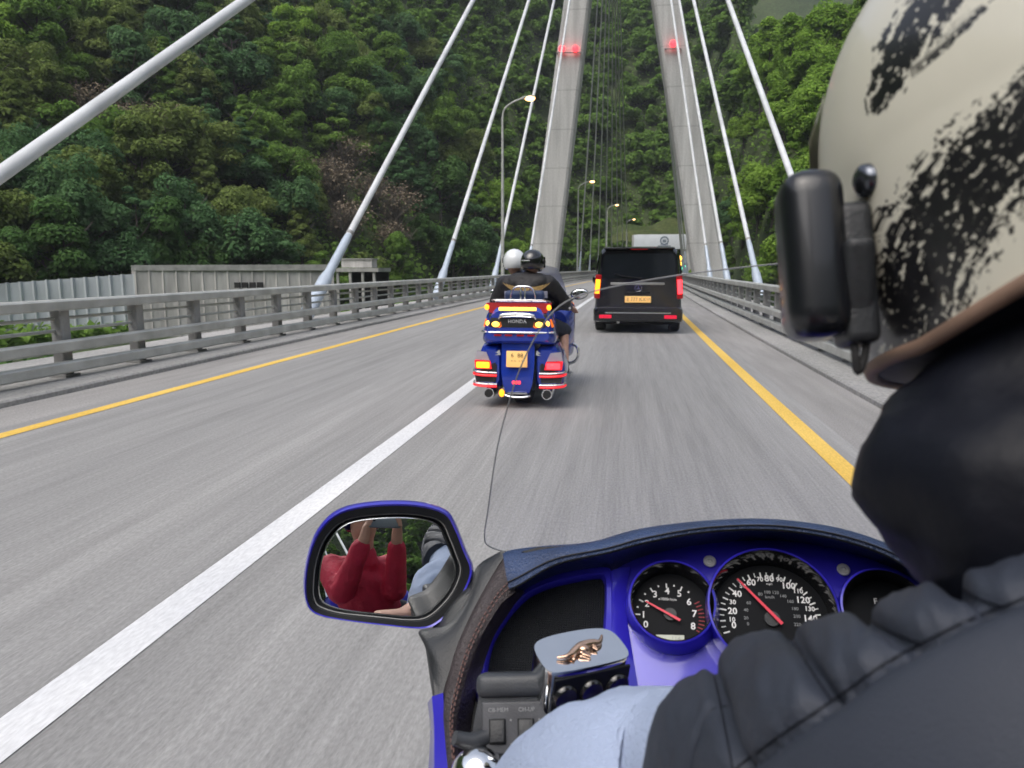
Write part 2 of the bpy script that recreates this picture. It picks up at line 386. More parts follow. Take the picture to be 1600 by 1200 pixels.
# ---- tunnel portal
TX = XC + cv(208)
tp = thing('tunnel_portal', 'pale tunnel portal with a dark opening and an emblem panel above', 'tunnel', (TX, 206, -.5))
M['panel'] = mat('portal_panel', (.62, .66, .7), .5, 0, .06, .6, .05, 8)
M['portal'] = mat('portal_concrete', (.4, .4, .39), .85, 0, .25, .5, .1, 6)
M['dark'] = mat('near_black', (.02, .02, .02), .9)  # near-black tone carries the shade inside the tunnel and the shed
f = MB()
f.box((2.4, 3, 10.4), (TX - 6.2, 207.5, 4.6)); f.box((4.0, 3, 10.4), (TX + 7.9, 207.5, 4.6)); f.box((12, 2.6, 3.8), (TX, 207.6, 8.1))
f.build('facade', 'portal', tp, 0)
MB().box((13.4, .25, 3.7), (TX - .2, 205.7, 8.0), bev=.03).build('emblem_panel', 'panel', tp)
e = MB(); ex, ez = TX + .9, 8.3
for i in range(24):
    a0, a1 = [R(15 + i * 360 / 24 + d) for d in (0, 15)]
    e.add([(ex + r * math.cos(a), 205.5, ez + r * math.sin(a)) for a, r in ((a0, .78), (a1, .78), (a1, 1.15), (a0, 1.15))], [(0, 1, 2, 3)])
e.box((3.3, .04, .42), (ex, 205.53, 6.85)); e.box((1.9, .04, .28), (ex, 205.53, 7.4)); e.box((.9, .04, .7), (ex, 205.53, 8.2))
M['emblem'] = mat('emblem_grey', (.16, .2, .25), .6)
e.build('emblem', 'emblem', tp, 0)
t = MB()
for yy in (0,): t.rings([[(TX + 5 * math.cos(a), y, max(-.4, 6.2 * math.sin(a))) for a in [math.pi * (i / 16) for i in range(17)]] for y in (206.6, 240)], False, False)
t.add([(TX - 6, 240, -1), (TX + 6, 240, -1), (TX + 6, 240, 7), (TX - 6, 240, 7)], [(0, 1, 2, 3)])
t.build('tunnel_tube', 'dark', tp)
# signals before the tunnel
def signal(x, y, Y, m, h, label):
    p = onY(x, y, Y); s = thing('traffic_signal', label, 'signal', (p.x, Y, .07))
    MB().tube([(p.x, Y + .1, .07), (p.x, Y + .1, p.z + .3)], .06, 8).build('pole', 'galv', s)
    MB().box((.8, .3, 1.9), (p.x, Y + .12, p.z), bev=.08).build('housing', 'black_plastic', s)
    for k in h: MB().disc((p.x, Y - .05, p.z + k), (0, -1, 0), .46, .06, 20).build('lens', m, s)
signal(1060.5, 408, 120, 'yellow_lit', (.42, -.4), 'amber signal with two lit lenses beside the right pylon leg')
signal(1070, 420, 128, 'green_lit', (.1,), 'small signal showing a green light by the right guardrail')

# ---- retaining wall, gallery building on the left
M['bluewall'] = mat('pale_wall', (.5, .54, .57), .7, 0, .12, .25, .1, 6)
def wallrun(mb, a, b, th, z0):
    a, b = Vector(a), Vector(b); d = (b - a); n = Vector((-d.y, d.x, 0)).normalized() * th
    mb.add([(a.x, a.y, z0), (b.x, b.y, z0), (b.x, b.y, b.z), (a.x, a.y, a.z)] + [tuple(Vector(q) + n) for q in ((a.x, a.y, z0), (b.x, b.y, z0), (b.x, b.y, b.z), (a.x, a.y, a.z))],
           [(0, 1, 2, 3), (7, 6, 5, 4), (3, 2, 6, 7), (0, 3, 7, 4), (1, 5, 6, 2), (0, 4, 5, 1)])
a, b = onY(-260, 462, 62), onY(211, 428, 76)
wl = thing('retaining_wall', 'pale blue panelled wall at the foot of the left hillside', 'wall', ((a.x + b.x) / 2, (a.y + b.y) / 2, -6))
mm = MB(); wallrun(mm, a, b, .4, -6); mm.build('wall_panels', 'bluewall', wl, 0)
rb = MB(); nb = 22
for i in range(nb + 1):
    q = a.lerp(b, i / nb); rb.box((.22, .3, q.z + 6.05), (q.x, q.y - .16, (q.z - 5.95) / 2))
rb.build('rib', 'bluewall', wl, 0)
bl = thing('gallery_building', 'low grey concrete building with a row of small dark windows', 'building', (0, 0, 0))
a, b, c = onY(211, 419, 75), onY(520, 417.5, 88), onY(600, 417, 91)
bl.location = ((a.x + b.x) / 2, (a.y + b.y) / 2, -6)
M['oldconc'] = noise_mix('stained_concrete', [((.48, .47, .45), (.6, .59, .57)), (g3(.72), g3(1.12))], [(.25, .25, .08), (1.6, 1.6, .25)])
mm = MB(); wallrun(mm, a, b, 6, -6); mm.build('wall', 'oldconc', bl, 0)
rb = MB()
for i in range(17):
    q = a.lerp(b, i / 16); rb.box((.2, .12, q.z + 6), (q.x, q.y - .06, (q.z - 6) / 2))
rb.build('pilaster', 'oldconc', bl, 0)
cop = MB(); wallrun(cop, a + Vector((-.2, -.3, .32)), b + Vector((.2, -.3, .32)), .5, 1.1); cop.build('coping', 'concrete', bl, 0)
for i in range(4):
    u = (361 + 12 * i - 211) / 309.; q = a.lerp(b, u); z = onY(360, 446, 80).z
    fr = MB(); fr.box((.62, .3, .62), (q.x, q.y - .12, z)); w_ = fr.build('window', 'dark', bl, 0)
    MB().box((.72, .12, .1), (q.x, q.y - .3, z - .36)).build('sill', 'concrete', w_, 0)
d = (b - a).normalized()
sh = thing('open_shed', 'open concrete frame shed with a dark interior beside the grey building', 'shed', (b.x + 2.5, b.y + .5, -6))
s = MB(); cx = (b.x + c.x) / 2 + .2
s.box((c.x - b.x, 5, .45), (cx, b.y + 2.6, 1.15)); s.build('roof_slab', 'concrete', sh, 0)
for q in (.04, .36, .68, .97):
    MB().box((.3, .3, 7), (b.x + .25 + (c.x - b.x - .5) * q, b.y + .4, -2.6)).build('column', 'concrete', sh, 0)
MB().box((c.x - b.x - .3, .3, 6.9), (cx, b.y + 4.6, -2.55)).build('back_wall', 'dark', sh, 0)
p0, p1 = onY(536, 405, 90), onY(583, 405, 90)
MB().box((p1.x - p0.x, 2, p0.z - 1.45), ((p0.x + p1.x) / 2, b.y + 2.4, (p0.z + 1.4) / 2)).build('roof_box', 'oldconc', sh, 0)
MB().box((p1.x - p0.x + .3, 2.3, .12), ((p0.x + p1.x) / 2, b.y + 2.4, p0.z + .02)).build('roof_cover', 'concrete', sh, 0)

# ------------------------------------------------------------------ terrain
def beta(px):
    r = ray(px, 418); return math.atan2(r.x, r.y)
_B = [(-900, 75, .8, 150), (-300, 90, .8, 150), (0, 95, .78, 150), (400, 112, .82, 150), (640, 140, .9, 160), (760, 175, .95, 170), (860, 208, 1.0, 180), (950, 222, 1.0, 190), (1080, 222, 1.05, 190), (1120, 190, 1.05, 170), (1160, 150, 1.0, 46), (1200, 124, .95, 40), (1280, 108, .95, 44), (1420, 95, .95, 46), (1800, 88, .9, 60), (2600, 85, .8, 120)]
BB = [(beta(p), b, s, c) for p, b, s, c in _B]
BB = [(-math.pi, 85, .8, 130), (-1.9, 80, .85, 140)] + BB + [(1.7, 80, .85, 120), (math.pi, 85, .8, 130)]
_bx = [q[0] for q in BB]
def hill(be, d):
    b = np.interp(be, _bx, [q[1] for q in BB]); s = np.interp(be, _bx, [q[2] for q in BB]); c = np.interp(be, _bx, [q[3] for q in BB])
    z = -6 + min(c, max(0, d - b) * s + (0 if d > b else 0))
    if d > 330: z = max(z, (d - 330) * .75 - 2)
    return z, b
from mathutils import noise as mnoise
def hz(x, y):
    d = math.hypot(x, y); be = math.atan2(x, y); z, b = hill(be, d)
    if d > b: z += mnoise.noise(Vector((x * .03, y * .03, 0))) * min(4, (d - b) * .2)
    return z
bes = sorted(set([-math.pi + 2 * math.pi * i / 100 for i in range(100)] + [beta(p) for p in range(-200, 1500, 40)]))
ds = [0.5, 30, 60, 75] + [80 + 6 * i for i in range(36)] + [300, 320, 335, 360, 400, 450, 520, 600, 700]
vs = []; fs = []; nb = len(bes)
for d in ds:
    for be in bes: x, y = d * math.sin(be), d * math.cos(be); vs.append((x, y, hz(x, y)))
for i in range(len(ds) - 1):
    for j in range(nb):
        k2 = (j + 1) % nb; fs.append((i * nb + j, i * nb + k2, (i + 1) * nb + k2, (i + 1) * nb + j))
tr = MB(); tr.v = vs; tr.f = fs
tag(tr.build('terrain', 'soil', smooth=180), kind='structure')
# grassy bank above the tunnel
gb = MB(); gv = []; n1 = 16
for i in range(n1 + 1):
    for j in range(n1 + 1):
        x = TX - 13 + 26 * i / n1; y = 209 + 16 * j / n1
        gv.append((x, y, max(8.2 + 5.5 * (j / n1) + mnoise.noise(Vector((x * .12, y * .12, 3))) * 2.5, hz(x, y) + .3)))
gb.add(gv, [(i * (n1 + 1) + j, (i + 1) * (n1 + 1) + j, (i + 1) * (n1 + 1) + j + 1, i * (n1 + 1) + j + 1) for i in range(n1) for j in range(n1)])
tag(gb.build('grass_bank', 'grass', smooth=180), kind='structure')

# ------------------------------------------------------------------ trees
def leaf_mat(name, c1, c2, trans=.4):
    m = bpy.data.materials.new(name); m.use_nodes = True; t = m.node_tree; t.nodes.clear(); L = t.links.new
    g = t.nodes.new('ShaderNodeNewGeometry'); oi = t.nodes.new('ShaderNodeObjectInfo')
    r = t.nodes.new('ShaderNodeMix'); r.data_type = 'RGBA'; r.inputs['A'].default_value = (*c1, 1); r.inputs['B'].default_value = (*c2, 1)
    a = t.nodes.new('ShaderNodeMath'); a.operation = 'MULTIPLY_ADD'; a.inputs[1].default_value = .55; L(g.outputs['Random Per Island'], a.inputs[0])
    b = t.nodes.new('ShaderNodeMath'); b.operation = 'MULTIPLY'; b.inputs[1].default_value = .45; L(oi.outputs['Random'], b.inputs[0]); L(b.outputs[0], a.inputs[2])
    L(a.outputs[0], r.inputs['Factor'])
    d = t.nodes.new('ShaderNodeBsdfDiffuse'); tr = t.nodes.new('ShaderNodeBsdfTranslucent'); mx = t.nodes.new('ShaderNodeMixShader'); mx.inputs[0].default_value = trans
    o = t.nodes.new('ShaderNodeOutputMaterial')
    L(r.outputs['Result'], d.inputs[0]); L(r.outputs['Result'], tr.inputs[0]); L(d.outputs[0], mx.inputs[1]); L(tr.outputs[0], mx.inputs[2]); L(mx.outputs[0], o.inputs[0])
    return m
LEAF = {'bright green': leaf_mat('leaf_bright', (0.159, 0.302, 0.046), (0.316, 0.475, 0.086)), 'mid green': leaf_mat('leaf_mid', (0.115, 0.223, 0.046), (0.223, 0.352, 0.077)),
        'dark green': leaf_mat('leaf_dark', (0.064, 0.144, 0.044), (0.129, 0.230, 0.070)), 'olive green': leaf_mat('leaf_olive', (0.144, 0.208, 0.055), (0.237, 0.302, 0.094)),
        'bluish green': leaf_mat('leaf_bluish', (0.079, 0.172, 0.070), (0.151, 0.266, 0.110)), 'brownish bare': leaf_mat('leaf_brown', (0.172, 0.144, 0.094), (0.287, 0.230, 0.173), .1)}
M['bark'] = mat('bark', (.11, .095, .08), .9, 0, .3, 3, .3, 20)
def leaves(c, n, size, aspect=1.5):                                  # arrays: centres, normals -> leaf-sized quads
    k = len(c); t = rng.normal(size=(k, 3)); t -= n * (t * n).sum(1, keepdims=True); t /= np.linalg.norm(t, axis=1, keepdims=True) + 1e-9
    b = np.cross(n, t); s = size * rng.uniform(.6, 1.25, (k, 1)); t = t * s * aspect; b = b * s
    f = n * s * .35
    v = np.stack([c - t, c - b * .9 + f * .6, c + t + f * .2, c + b * .9 + f * .6], 1).reshape(-1, 3)
    return v, np.repeat(n, 4, axis=0)
def crown_blobs(style, H, Rc):
    bl = []
    if style == 'round':
        for i in range(34):
            d = rng.normal(size=3); d /= np.linalg.norm(d); r = rng.uniform(.35, .95)
            if d[2] < -.5: d[2] *= .4
            bl.append((np.array([d[0] * Rc * r, d[1] * Rc * r, H * .6 + d[2] * H * .36 * r]), rng.uniform(.22, .40) * Rc, 1.0))
    elif style == 'tier':
        for k in range(6):
            z = H * (.3 + .13 * k); rr = Rc * (1.05 - .14 * k) ; 
            for j in range(max(2, 6 - k)):
                a = rng.uniform(0, 6.28); q = rng.uniform(.35, .85) * rr
                bl.append((np.array([q * math.cos(a), q * math.sin(a), z + rng.uniform(-.05, .05) * H]), rng.uniform(.3, .45) * rr, .55))
    elif style == 'tall':
        for i in range(24):
            u = rng.uniform(0, 1); a = rng.uniform(0, 6.28); q = Rc * .62 * (1 - abs(u - .4) * .9) * rng.uniform(.3, 1)
            bl.append((np.array([q * math.cos(a), q * math.sin(a), H * (.25 + .7 * u)]), rng.uniform(.26, .36) * Rc, .9))
    else:                                                            # cone
        for i in range(30):
            u = i / 29; a = i * 2.4; q = Rc * .7 * (1 - u) * rng.uniform(.6, 1)
            bl.append((np.array([q * math.cos(a), q * math.sin(a), H * (.2 + .76 * u)]), Rc * (.42 - .27 * u), .6))
    return bl
def crown_mesh(style, H, Rc, n, size):
    C, N, SN = [], [], []
    bl = crown_blobs(style, H, Rc); per = n // len(bl)
    for c, r, fl in bl:
        d = rng.normal(size=(per, 3)); d /= np.linalg.norm(d, axis=1, keepdims=True); d[:, 2] = np.where(d[:, 2] < -.3, -d[:, 2], d[:, 2])
        p = c + d * np.array([1, 1, fl]) * r * (rng.uniform(.45, 1.12, (per, 1)) ** .6)
        nn = d * .7 + rng.normal(size=(per, 3)) * .35 + np.array([0, 0, .55]); nn /= np.linalg.norm(nn, axis=1, keepdims=True)
        sn = d * np.array([1, 1, 1.2]) + rng.normal(size=(per, 3)) * .22 + np.array([0, 0, .25]); sn /= np.linalg.norm(sn, axis=1, keepdims=True)
        C.append(p); N.append(nn); SN.append(sn)
    v, _ = leaves(np.concatenate(C), np.concatenate(N), size)
    return v, np.repeat(np.concatenate(SN), 4, axis=0)
def quads_mesh(name, vn):
    v, nm = vn
    me = bpy.data.meshes.new(name); n = len(v) // 4
    me.vertices.add(len(v)); me.vertices.foreach_set('co', np.asarray(v, np.float32).ravel())
    me.loops.add(n * 4); me.loops.foreach_set('vertex_index', np.arange(n * 4, dtype=np.int32))
    me.polygons.add(n); me.polygons.foreach_set('loop_start', np.arange(0, n * 4, 4, dtype=np.int32))
    me.update(calc_edges=True); me.polygons.foreach_set('use_smooth', [True] * n); me.normals_split_custom_set_from_vertices(nm.astype(np.float32).tolist()); return me
def trunk_mb(H, Rc, seed):
    r_ = random.Random(seed); m = MB(); top = Vector((r_.uniform(-.3, .3), r_.uniform(-.3, .3), H * .8))
    m.tube([(0, 0, -1.5), (0, 0, H * .2), top * .6, top], [.03 * H, .022 * H, .014 * H, .004 * H], 7)
    for i in range(6):
        z = H * (.25 + .08 * i); a = r_.uniform(0, 6.28); l = Rc * r_.uniform(.5, .9)
        m.tube([top * (z / (H * .8)), Vector((math.cos(a) * l * .5, math.sin(a) * l * .5, z + H * .08)), Vector((math.cos(a) * l, math.sin(a) * l, z + H * .2))], [.01 * H, .007 * H, .003 * H], 5)
    return m
VAR = []
for i, (st, H, Rc) in enumerate((('round', 9, 4.2), ('round', 10.5, 4.6), ('round', 8, 4.4), ('round', 9.5, 4.4), ('tier', 9.5, 4.4), ('tall', 11.5, 4.2), ('tall', 10, 3.8), ('cone', 11, 3.6), ('round', 7, 3.8))):
    VAR.append((st, H, Rc, quads_mesh('crown', crown_mesh(st, H, Rc, 10500, .145)), trunk_mb(H, Rc, i)))
def bare_tree(H, Rc, seed):
    r_ = random.Random(seed); m = MB(); m.tube([(0, 0, -1), (0, 0, H * .3)], [.16, .1], 6)
    for i in range(90):
        a = r_.uniform(0, 6.28); b = r_.uniform(.15, 1.1); l = H * r_.uniform(.4, .7)
        s = Vector((0, 0, H * r_.uniform(.1, .4))); e_ = s + Vector((math.cos(a) * math.sin(b), math.sin(a) * math.sin(b), math.cos(b))) * l
        mid = s.lerp(e_, .5) + Vector((r_.uniform(-.4, .4), r_.uniform(-.4, .4), r_.uniform(0, .4)))
        m.tube([s, mid, e_], [.07, .045, .015], 4)
        for k in range(3):
            q = mid.lerp(e_, r_.uniform(0, .8)); m.tube([q, q + Vector((r_.uniform(-1, 1), r_.uniform(-1, 1), r_.uniform(.2, 1.2)))], [.03, .01], 3)
    return m
BARE = bare_tree(7.5, 4, 3)
bare_crown = quads_mesh('crown', crown_mesh('round', 7, 3.9, 900, .12))
trunk_me = {}
def trunk_obj(i):
    if i not in trunk_me:
        o = (VAR[i][4] if i >= 0 else BARE).build('trunk', 'bark'); trunk_me[i] = o.data; return o
    o = bpy.data.objects.new('trunk', trunk_me[i]); COL.objects.link(o); return o
KINDS = ['bright green', 'mid green', 'dark green', 'olive green', 'bluish green']
SHAPE = {'round': 'rounded', 'tier': 'layered', 'tall': 'tall', 'cone': 'pointed'}
spots = []
def zone(px):
    for lim, nm in ((120, 'at the far left'), (330, 'above the pale wall'), (520, 'above the grey building'), (690, 'around second left cable'), (840, 'left of the pylon'), (985, 'behind the thin cables'), (1080, 'above the portal'), (1175, 'right of the pylon')):
        if px < lim: return nm
    return 'beside the helmet'
r2 = random.Random(11)
row = 0
px = -130
for rowi in range(27):
    px = -140 + r2.uniform(0, 40)
    while px < 1440:
        be = beta(px); _, b = hill(be, 100); sp = 6.3 + .012 * (b - 95)
        d = b + 2 + rowi * (5.6 + .014 * (b - 95)) + r2.uniform(-2.2, 2.2); bj = be + r2.uniform(-.012, .012)
        x, y = d * math.sin(bj), d * math.cos(bj); z = hz(x, y)
        u, v, dep = proj((x, y, z + 4))
        ok = v > -60 and not (px > 1330 and rowi > 4) and rowi * 5.6 * 1 < 400
        cap = np.interp(be, _bx, [q[3] for q in BB])
        if z > cap - 4.5 : ok = False
        if 968 < u < 1058 and d < 228: ok = False
        if ok: spots.append((x, y, z, u, v, d))
        px += sp / d * FPX * r2.uniform(.85, 1.15)
spots.sort(key=lambda q: q[5])
print('tree spots', len(spots))
recs = []
extra = spots[298:] ; spots = spots[:298]
def pick(x, y, u, v):
    n = mnoise.noise(Vector((x * .028, y * .028, 5.))); q = n + r2.uniform(-.3, .3)
    if u > 1150: return 'bright green' if q > -.35 else 'mid green'
    if u < 640 and v > 120 and mnoise.noise(Vector((x * .05, y * .05, 9.))) + r2.uniform(-.2, .2) > .24: return 'brownish bare'
    if 860 < u < 1080 and v > 120: return 'dark green' if q > -.3 else 'bluish green'
    if q > .3: return 'bright green'
    if q > .05: return 'mid green'
    if q > -.15: return 'olive green'
    if q > -.35: return 'bluish green'
    return 'dark green'
for (x, y, z, u, v, d) in spots:
    kd = pick(x, y, u, v); sc = r2.uniform(.9, 1.35) * (1.0 + .0016 * (d - 100)); rz = r2.uniform(0, 6.28)
    t = thing('tree', None, 'tree', (x, y, z - .3), rz, 'trees on the hillside')
    if kd == 'brownish bare':
        vi = -1; me = bare_crown; sh_ = 'twiggy'
    else:
        vi = r2.randrange(len(VAR)); me = VAR[vi][3]; sh_ = SHAPE[VAR[vi][0]]
    t.scale = (sc, sc, sc * r2.uniform(.9, 1.15))
    co = bpy.data.objects.new('crown', me); COL.objects.link(co); co.parent = t
    if not me.materials: me.materials.append(None)
    co.material_slots[0].link = 'OBJECT'; co.material_slots[0].material = LEAF[kd]
    to = trunk_obj(vi); to.parent = t
    recs.append([t, kd, sh_, u, v])
zs = {}
for rc in recs:
    lv = 'lower' if rc[4] > 300 else 'middle' if rc[4] > 150 else 'upper'
    zs.setdefault((zone(rc[3]), lv), []).append(rc)
def ordn(i): 
    W = 'first second third fourth fifth sixth seventh eighth ninth tenth eleventh twelfth thirteenth fourteenth fifteenth sixteenth seventeenth eighteenth nineteenth twentieth'.split()
    return W[i] if i < 20 else f'{i+1}th'
for (zn, lv), rs in zs.items():
    rs.sort(key=lambda q: q[3])
    for i, rc in enumerate(rs):
        rc[0]['label'] = f'{rc[1]} {rc[2]} tree, {ordn(i)} from left on the {lv} slope {zn}'
# the forest beyond the trees one can tell apart: farther slopes, and the hills behind the camera
def mass(name, pts, n, size, mt):
    vv, vn = [], []
    for (x, y, z, s) in pts:
        st = r2.choice(['round', 'round', 'tall', 'tier']); q, qn = crown_mesh(st, 9, 4.4, n, size); vv.append(q * s + np.array([x, y, z])); vn.append(qn)
    me = quads_mesh(name, (np.concatenate(vv), np.concatenate(vn))); o = bpy.data.objects.new(name, me); COL.objects.link(o); o.data.materials.append(LEAF[mt]); tag(o, kind='stuff'); return o
mass('hillside_forest', [(x, y, z - .3, r2.uniform(.85, 1.25)) for x, y, z, u, v, d in extra], 1800, .36, 'mid green') if extra else None
pts = []
for i in range(330):
    u = r2.uniform(1060, 1420); d = r2.uniform(335, 520); be = beta(u); x, y = d * math.sin(be), d * math.cos(be); pts.append((x, y, hz(x, y) - 1, r2.uniform(1.2, 1.8)))
mass('far_forest', pts, 420, .75, 'mid green')
pts = []
for i in range(700):
    be = r2.choice([r2.uniform(.36, 3.14), r2.uniform(-3.14, -.85)]); b = hill(be, 100)[1]; d = b + r2.uniform(0, 110); x, y = d * math.sin(be), d * math.cos(be); pts.append((x, y, hz(x, y) - 1, r2.uniform(1.1, 1.6)))
mass('rear_forest', pts, 420, .6, 'mid green')
# undergrowth filling the slope between the trunks and the valley floor by the bridge
C = []
for i in range(60000):
    u = r2.uniform(-160, 1420); be = beta(u); b = hill(be, 100)[1]; d = b - 12 + r2.uniform(0, 1) ** 1.3 * 165; x, y = d * math.sin(be), d * math.cos(be)
    if 985 < u < 1070 and d < 212: continue
    z = hz(x, y); C.append((x, y, z + r2.uniform(0, 1.6 + 1.2 * mnoise.noise(Vector((x * .15, y * .15, 1))))))
C = np.array(C); N = rng.normal(size=(len(C), 3)) * .5 + np.array([0, -.4, .8]); N /= np.linalg.norm(N, axis=1, keepdims=True)
o = bpy.data.objects.new('undergrowth', quads_mesh('undergrowth', leaves(C, N, .38))); COL.objects.link(o); o.data.materials.append(LEAF['mid green']); tag(o, kind='stuff')
C = []
for i in range(12000):
    x, y = r2.uniform(-28, -9.5), r2.uniform(2, 42); q = 1 + mnoise.noise(Vector((x * .12, y * .12, 2)))
    C.append((x, y, hz(x, y) + r2.uniform(0, 1) ** .6 * (1.2 + 1.7 * q)))
C = np.array(C); N = rng.normal(size=(len(C), 3)) * .6 + np.array([.2, -.2, .7]); N /= np.linalg.norm(N, axis=1, keepdims=True)
o = bpy.data.objects.new('roadside_bushes', quads_mesh('roadside_bushes', leaves(C, N, .3))); COL.objects.link(o); o.data.materials.append(LEAF['dark green']); tag(o, kind='stuff')
# ================================================================== VAN
def rr(hw, z0, z1, y, r, tumble=0., n=6, zt=None):                   # rounded rectangle ring in the x-z plane; tumble narrows the top
    pts = []
    for cxs, czs, a0 in ((1, 1, 0), (-1, 1, 90), (-1, -1, 180), (1, -1, 270)):
        rad = r if czs > 0 else r * .6
        for i in range(n + 1):
            a = R(a0 + 90 * i / n); x = cxs * (hw - rad) + rad * math.cos(a); z = (z1 - rad if czs > 0 else z0 + rad) + rad * math.sin(a)
            k = max(0, (z - z0) / (z1 - z0) - .5) * 2
            pts.append((x * (1 - tumble * k), y, z))
    return pts
def wheel(mb_t, mb_r, c, r, wd, rimr):
    c = Vector(c); prof = [(-wd / 2, rimr), (-wd / 2, r * .9), (-wd * .38, r), (wd * .38, r), (wd / 2, r * .9), (wd / 2, rimr)]
    n = 32; mb_t.rings([[c + Vector((x, q * math.cos(2 * math.pi * j / n), q * math.sin(2 * math.pi * j / n))) for j in range(n)] for x, q in prof])
    for k in range(7):
        a = 2 * math.pi * k / 7
        for sx in (-1, 1): mb_r.tube([c + Vector((sx * (wd / 2 + .004), 0, 0)), c + Vector((sx * (wd / 2 + .004), rimr * .97 * math.cos(a), rimr * .97 * math.sin(a)))], .03, 6)
    for sx in (-1, 1): mb_r.tube([c + Vector((sx * (wd / 2 - .03), 0, 0)), c + Vector((sx * (wd / 2 + .01), 0, 0))], .06, 12)
def van():
    X, Y = .29, 17.0
    v = thing('van', 'black passenger van ahead in the right lane, left amber and right red tail lamps lit', 'van', (X, Y, 0), -.006)
    B = lambda mb, nm, m, p=v, s=40: mb.build(nm, m, p, s, local=True)
    secs = [(0.06, .93, .42, 1.62, .16), (.0, .955, .3, 1.2, .2)]
    b = MB()
    b.rings([rr(.90, .36, 1.80, .02, .16, .13), rr(.945, .31, 1.85, .10, .16, .12), rr(.96, .28, 1.87, .4, .16, .12), rr(.965, .26, 1.89, 1.5, .17, .12), rr(.965, .26, 1.89, 3.2, .18, .13), rr(.955, .26, 1.82, 3.75, .2, .16), rr(.94, .27, 1.15, 4.45, .2, .1), rr(.9, .3, 1.02, 4.95, .2, .05), rr(.8, .36, .85, 5.1, .2, .05)])
    B(b, 'body', 'black_paint')
    g = MB(); g.prism([(-.80, -.0, 1.19), (.80, -.0, 1.19), (.765, .012, 1.62), (.71, .022, 1.755), (-.71, .022, 1.755), (-.765, .012, 1.62)], (0, .03, 0)); B(g, 'rear_window', 'tint_glass', s=30)
    sp = MB(); sp.box((1.5, .24, .035), (0, .06, 1.85), (R(6), 0, 0), .015); B(sp, 'roof_spoiler', 'black_paint')
    MBr = MB(); MBr.box((.36, .02, .025), (0, -.045, 1.825), bev=.005); B(MBr, 'brake_lamp', 'red_lens')
    for s, m in ((-1, 'amber_lit'), (1, 'red_lit')):
        t = MB(); t.box((.13, .12, .52), (s * .875, .035, 1.02), (0, s * R(-4), 0), .03, 3); o = B(t, 'tail_lamp', 'red_lens')
        i = MB(); i.box((.10, .03, .31), (s * .878, -.03, 1.02), (0, s * R(-4), 0), .012); B(i, 'lamp_lens', m, o)
        r = MB(); r.box((.27, .05, .075), (s * .70, -.035, .37), bev=.018); B(r, 'reflector', mat('reflector_red', (.5, .01, .04), .2, emit=(1, .02, .06), estr=.35))  # reflector is no lamp; its gleam is put in as emission
        m_ = MB(); m_.ell((s * 1.06, 3.6, 1.12), (.11, .08, .13)); m_.tube([(s * .9, 3.62, 1.05), (s * 1.0, 3.6, 1.08)], .03); B(m_, 'side_mirror', 'black_paint')
        w_ = MB(); w_.prism([(s * .945, .5, 1.2), (s * .945, 3.2, 1.2), (s * .93, 3.5, 1.2), (s * .88, 3.2, 1.7), (s * .88, .55, 1.7)], (s * .012, 0, 0)); B(w_, 'side_window', 'tint_glass', s=20)
        for y in (.95, 4.15):
            tm, rm = MB(), MB(); wheel(tm, rm, (s * .83, y, .34), .34, .24, .23); o = B(tm, 'wheel', 'rubber'); B(rm, 'rim', 'steel', o)
    ws = MB(); ws.prism([(-.78, 3.72, 1.72), (.78, 3.72, 1.72), (.86, 4.35, 1.2), (-.86, 4.35, 1.2)], (0, .05, .04)); B(ws, 'windscreen', 'tint_glass', s=20)
    ch = MB(); ch.box((1.16, .04, .05), (-.02, .0, 1.085), bev=.015); B(ch, 'handle_strip', 'steel')
    pl = MB(); pl.box((.56, .02, .14), (-.005, -.012, .745), bev=.008); o = B(pl, 'licence_plate', 'plate'); tx = MB(); tx.text('E 777 KX', .105, (-.04, -.0235, .742), (1, 0, 0), (0, 0, 1)); tx.text('123', .06, (.22, -.0235, .75), (1, 0, 0), (0, 0, 1)); B(tx, 'plate_lettering', mat('plate_ink', (.3, .2, .09), .7), o, 0)
    pf = MB(); pf.box((.62, .03, .2), (-.005, .012, .745), bev=.02); B(pf, 'plate_recess', 'dark_plastic')
    st = MB(); n = 24
    st.rings([[(r * math.cos(2 * math.pi * i / n), y, .985 + r * math.sin(2 * math.pi * i / n)) for i in range(n)] for r, y in ((.062, -.002), (.07, -.016), (.078, -.016), (.084, -.002))], False)
    for k in range(3):
        a = R(90 + 120 * k); q = Vector((math.cos(a), 0, math.sin(a))); p_ = Vector((-math.sin(a), 0, math.cos(a)))
        st.add([Vector((0, -.012, .985)) + p_ * .014, Vector((0, -.012, .985)) + q * .07, Vector((0, -.012, .985)) - p_ * .014], [(0, 1, 2)])
    B(st, 'star_emblem', 'chrome')
    bp = MB(); bp.rings([rr(.94, .27, .56, -.03, .1), rr(.965, .25, .58, .03, .1), rr(.965, .25, .58, .2, .1)]); B(bp, 'bumper', 'black_paint')
    cs = MB(); cs.box((1.42, .02, .028), (0, -.036, .455), bev=.006); B(cs, 'chrome_strip', 'chrome')
    un = MB(); un.box((1.5, 4.2, .1), (0, 2.4, .23)); B(un, 'underbody', 'dark_plastic', s=0)
    ex = MB(); ex.tube([(-.42, -.02, .25), (-.42, .3, .25)], .035, 12); B(ex, 'exhaust_pipe', 'steel')
    wp = MB(); wp.tube([(.05, -.006, 1.2), (-.3, -.016, 1.24), (-.52, -.018, 1.29)], .012, 6); wp.ell((.05, .0, 1.19), (.03, .02, .03)); B(wp, 'rear_wiper', 'dark_plastic')
    hb = MB(); hb.box((.5, .02, .05), (-.0, -.0, .89), bev=.01); B(hb, 'hatch_handle', 'dark_plastic')
van()

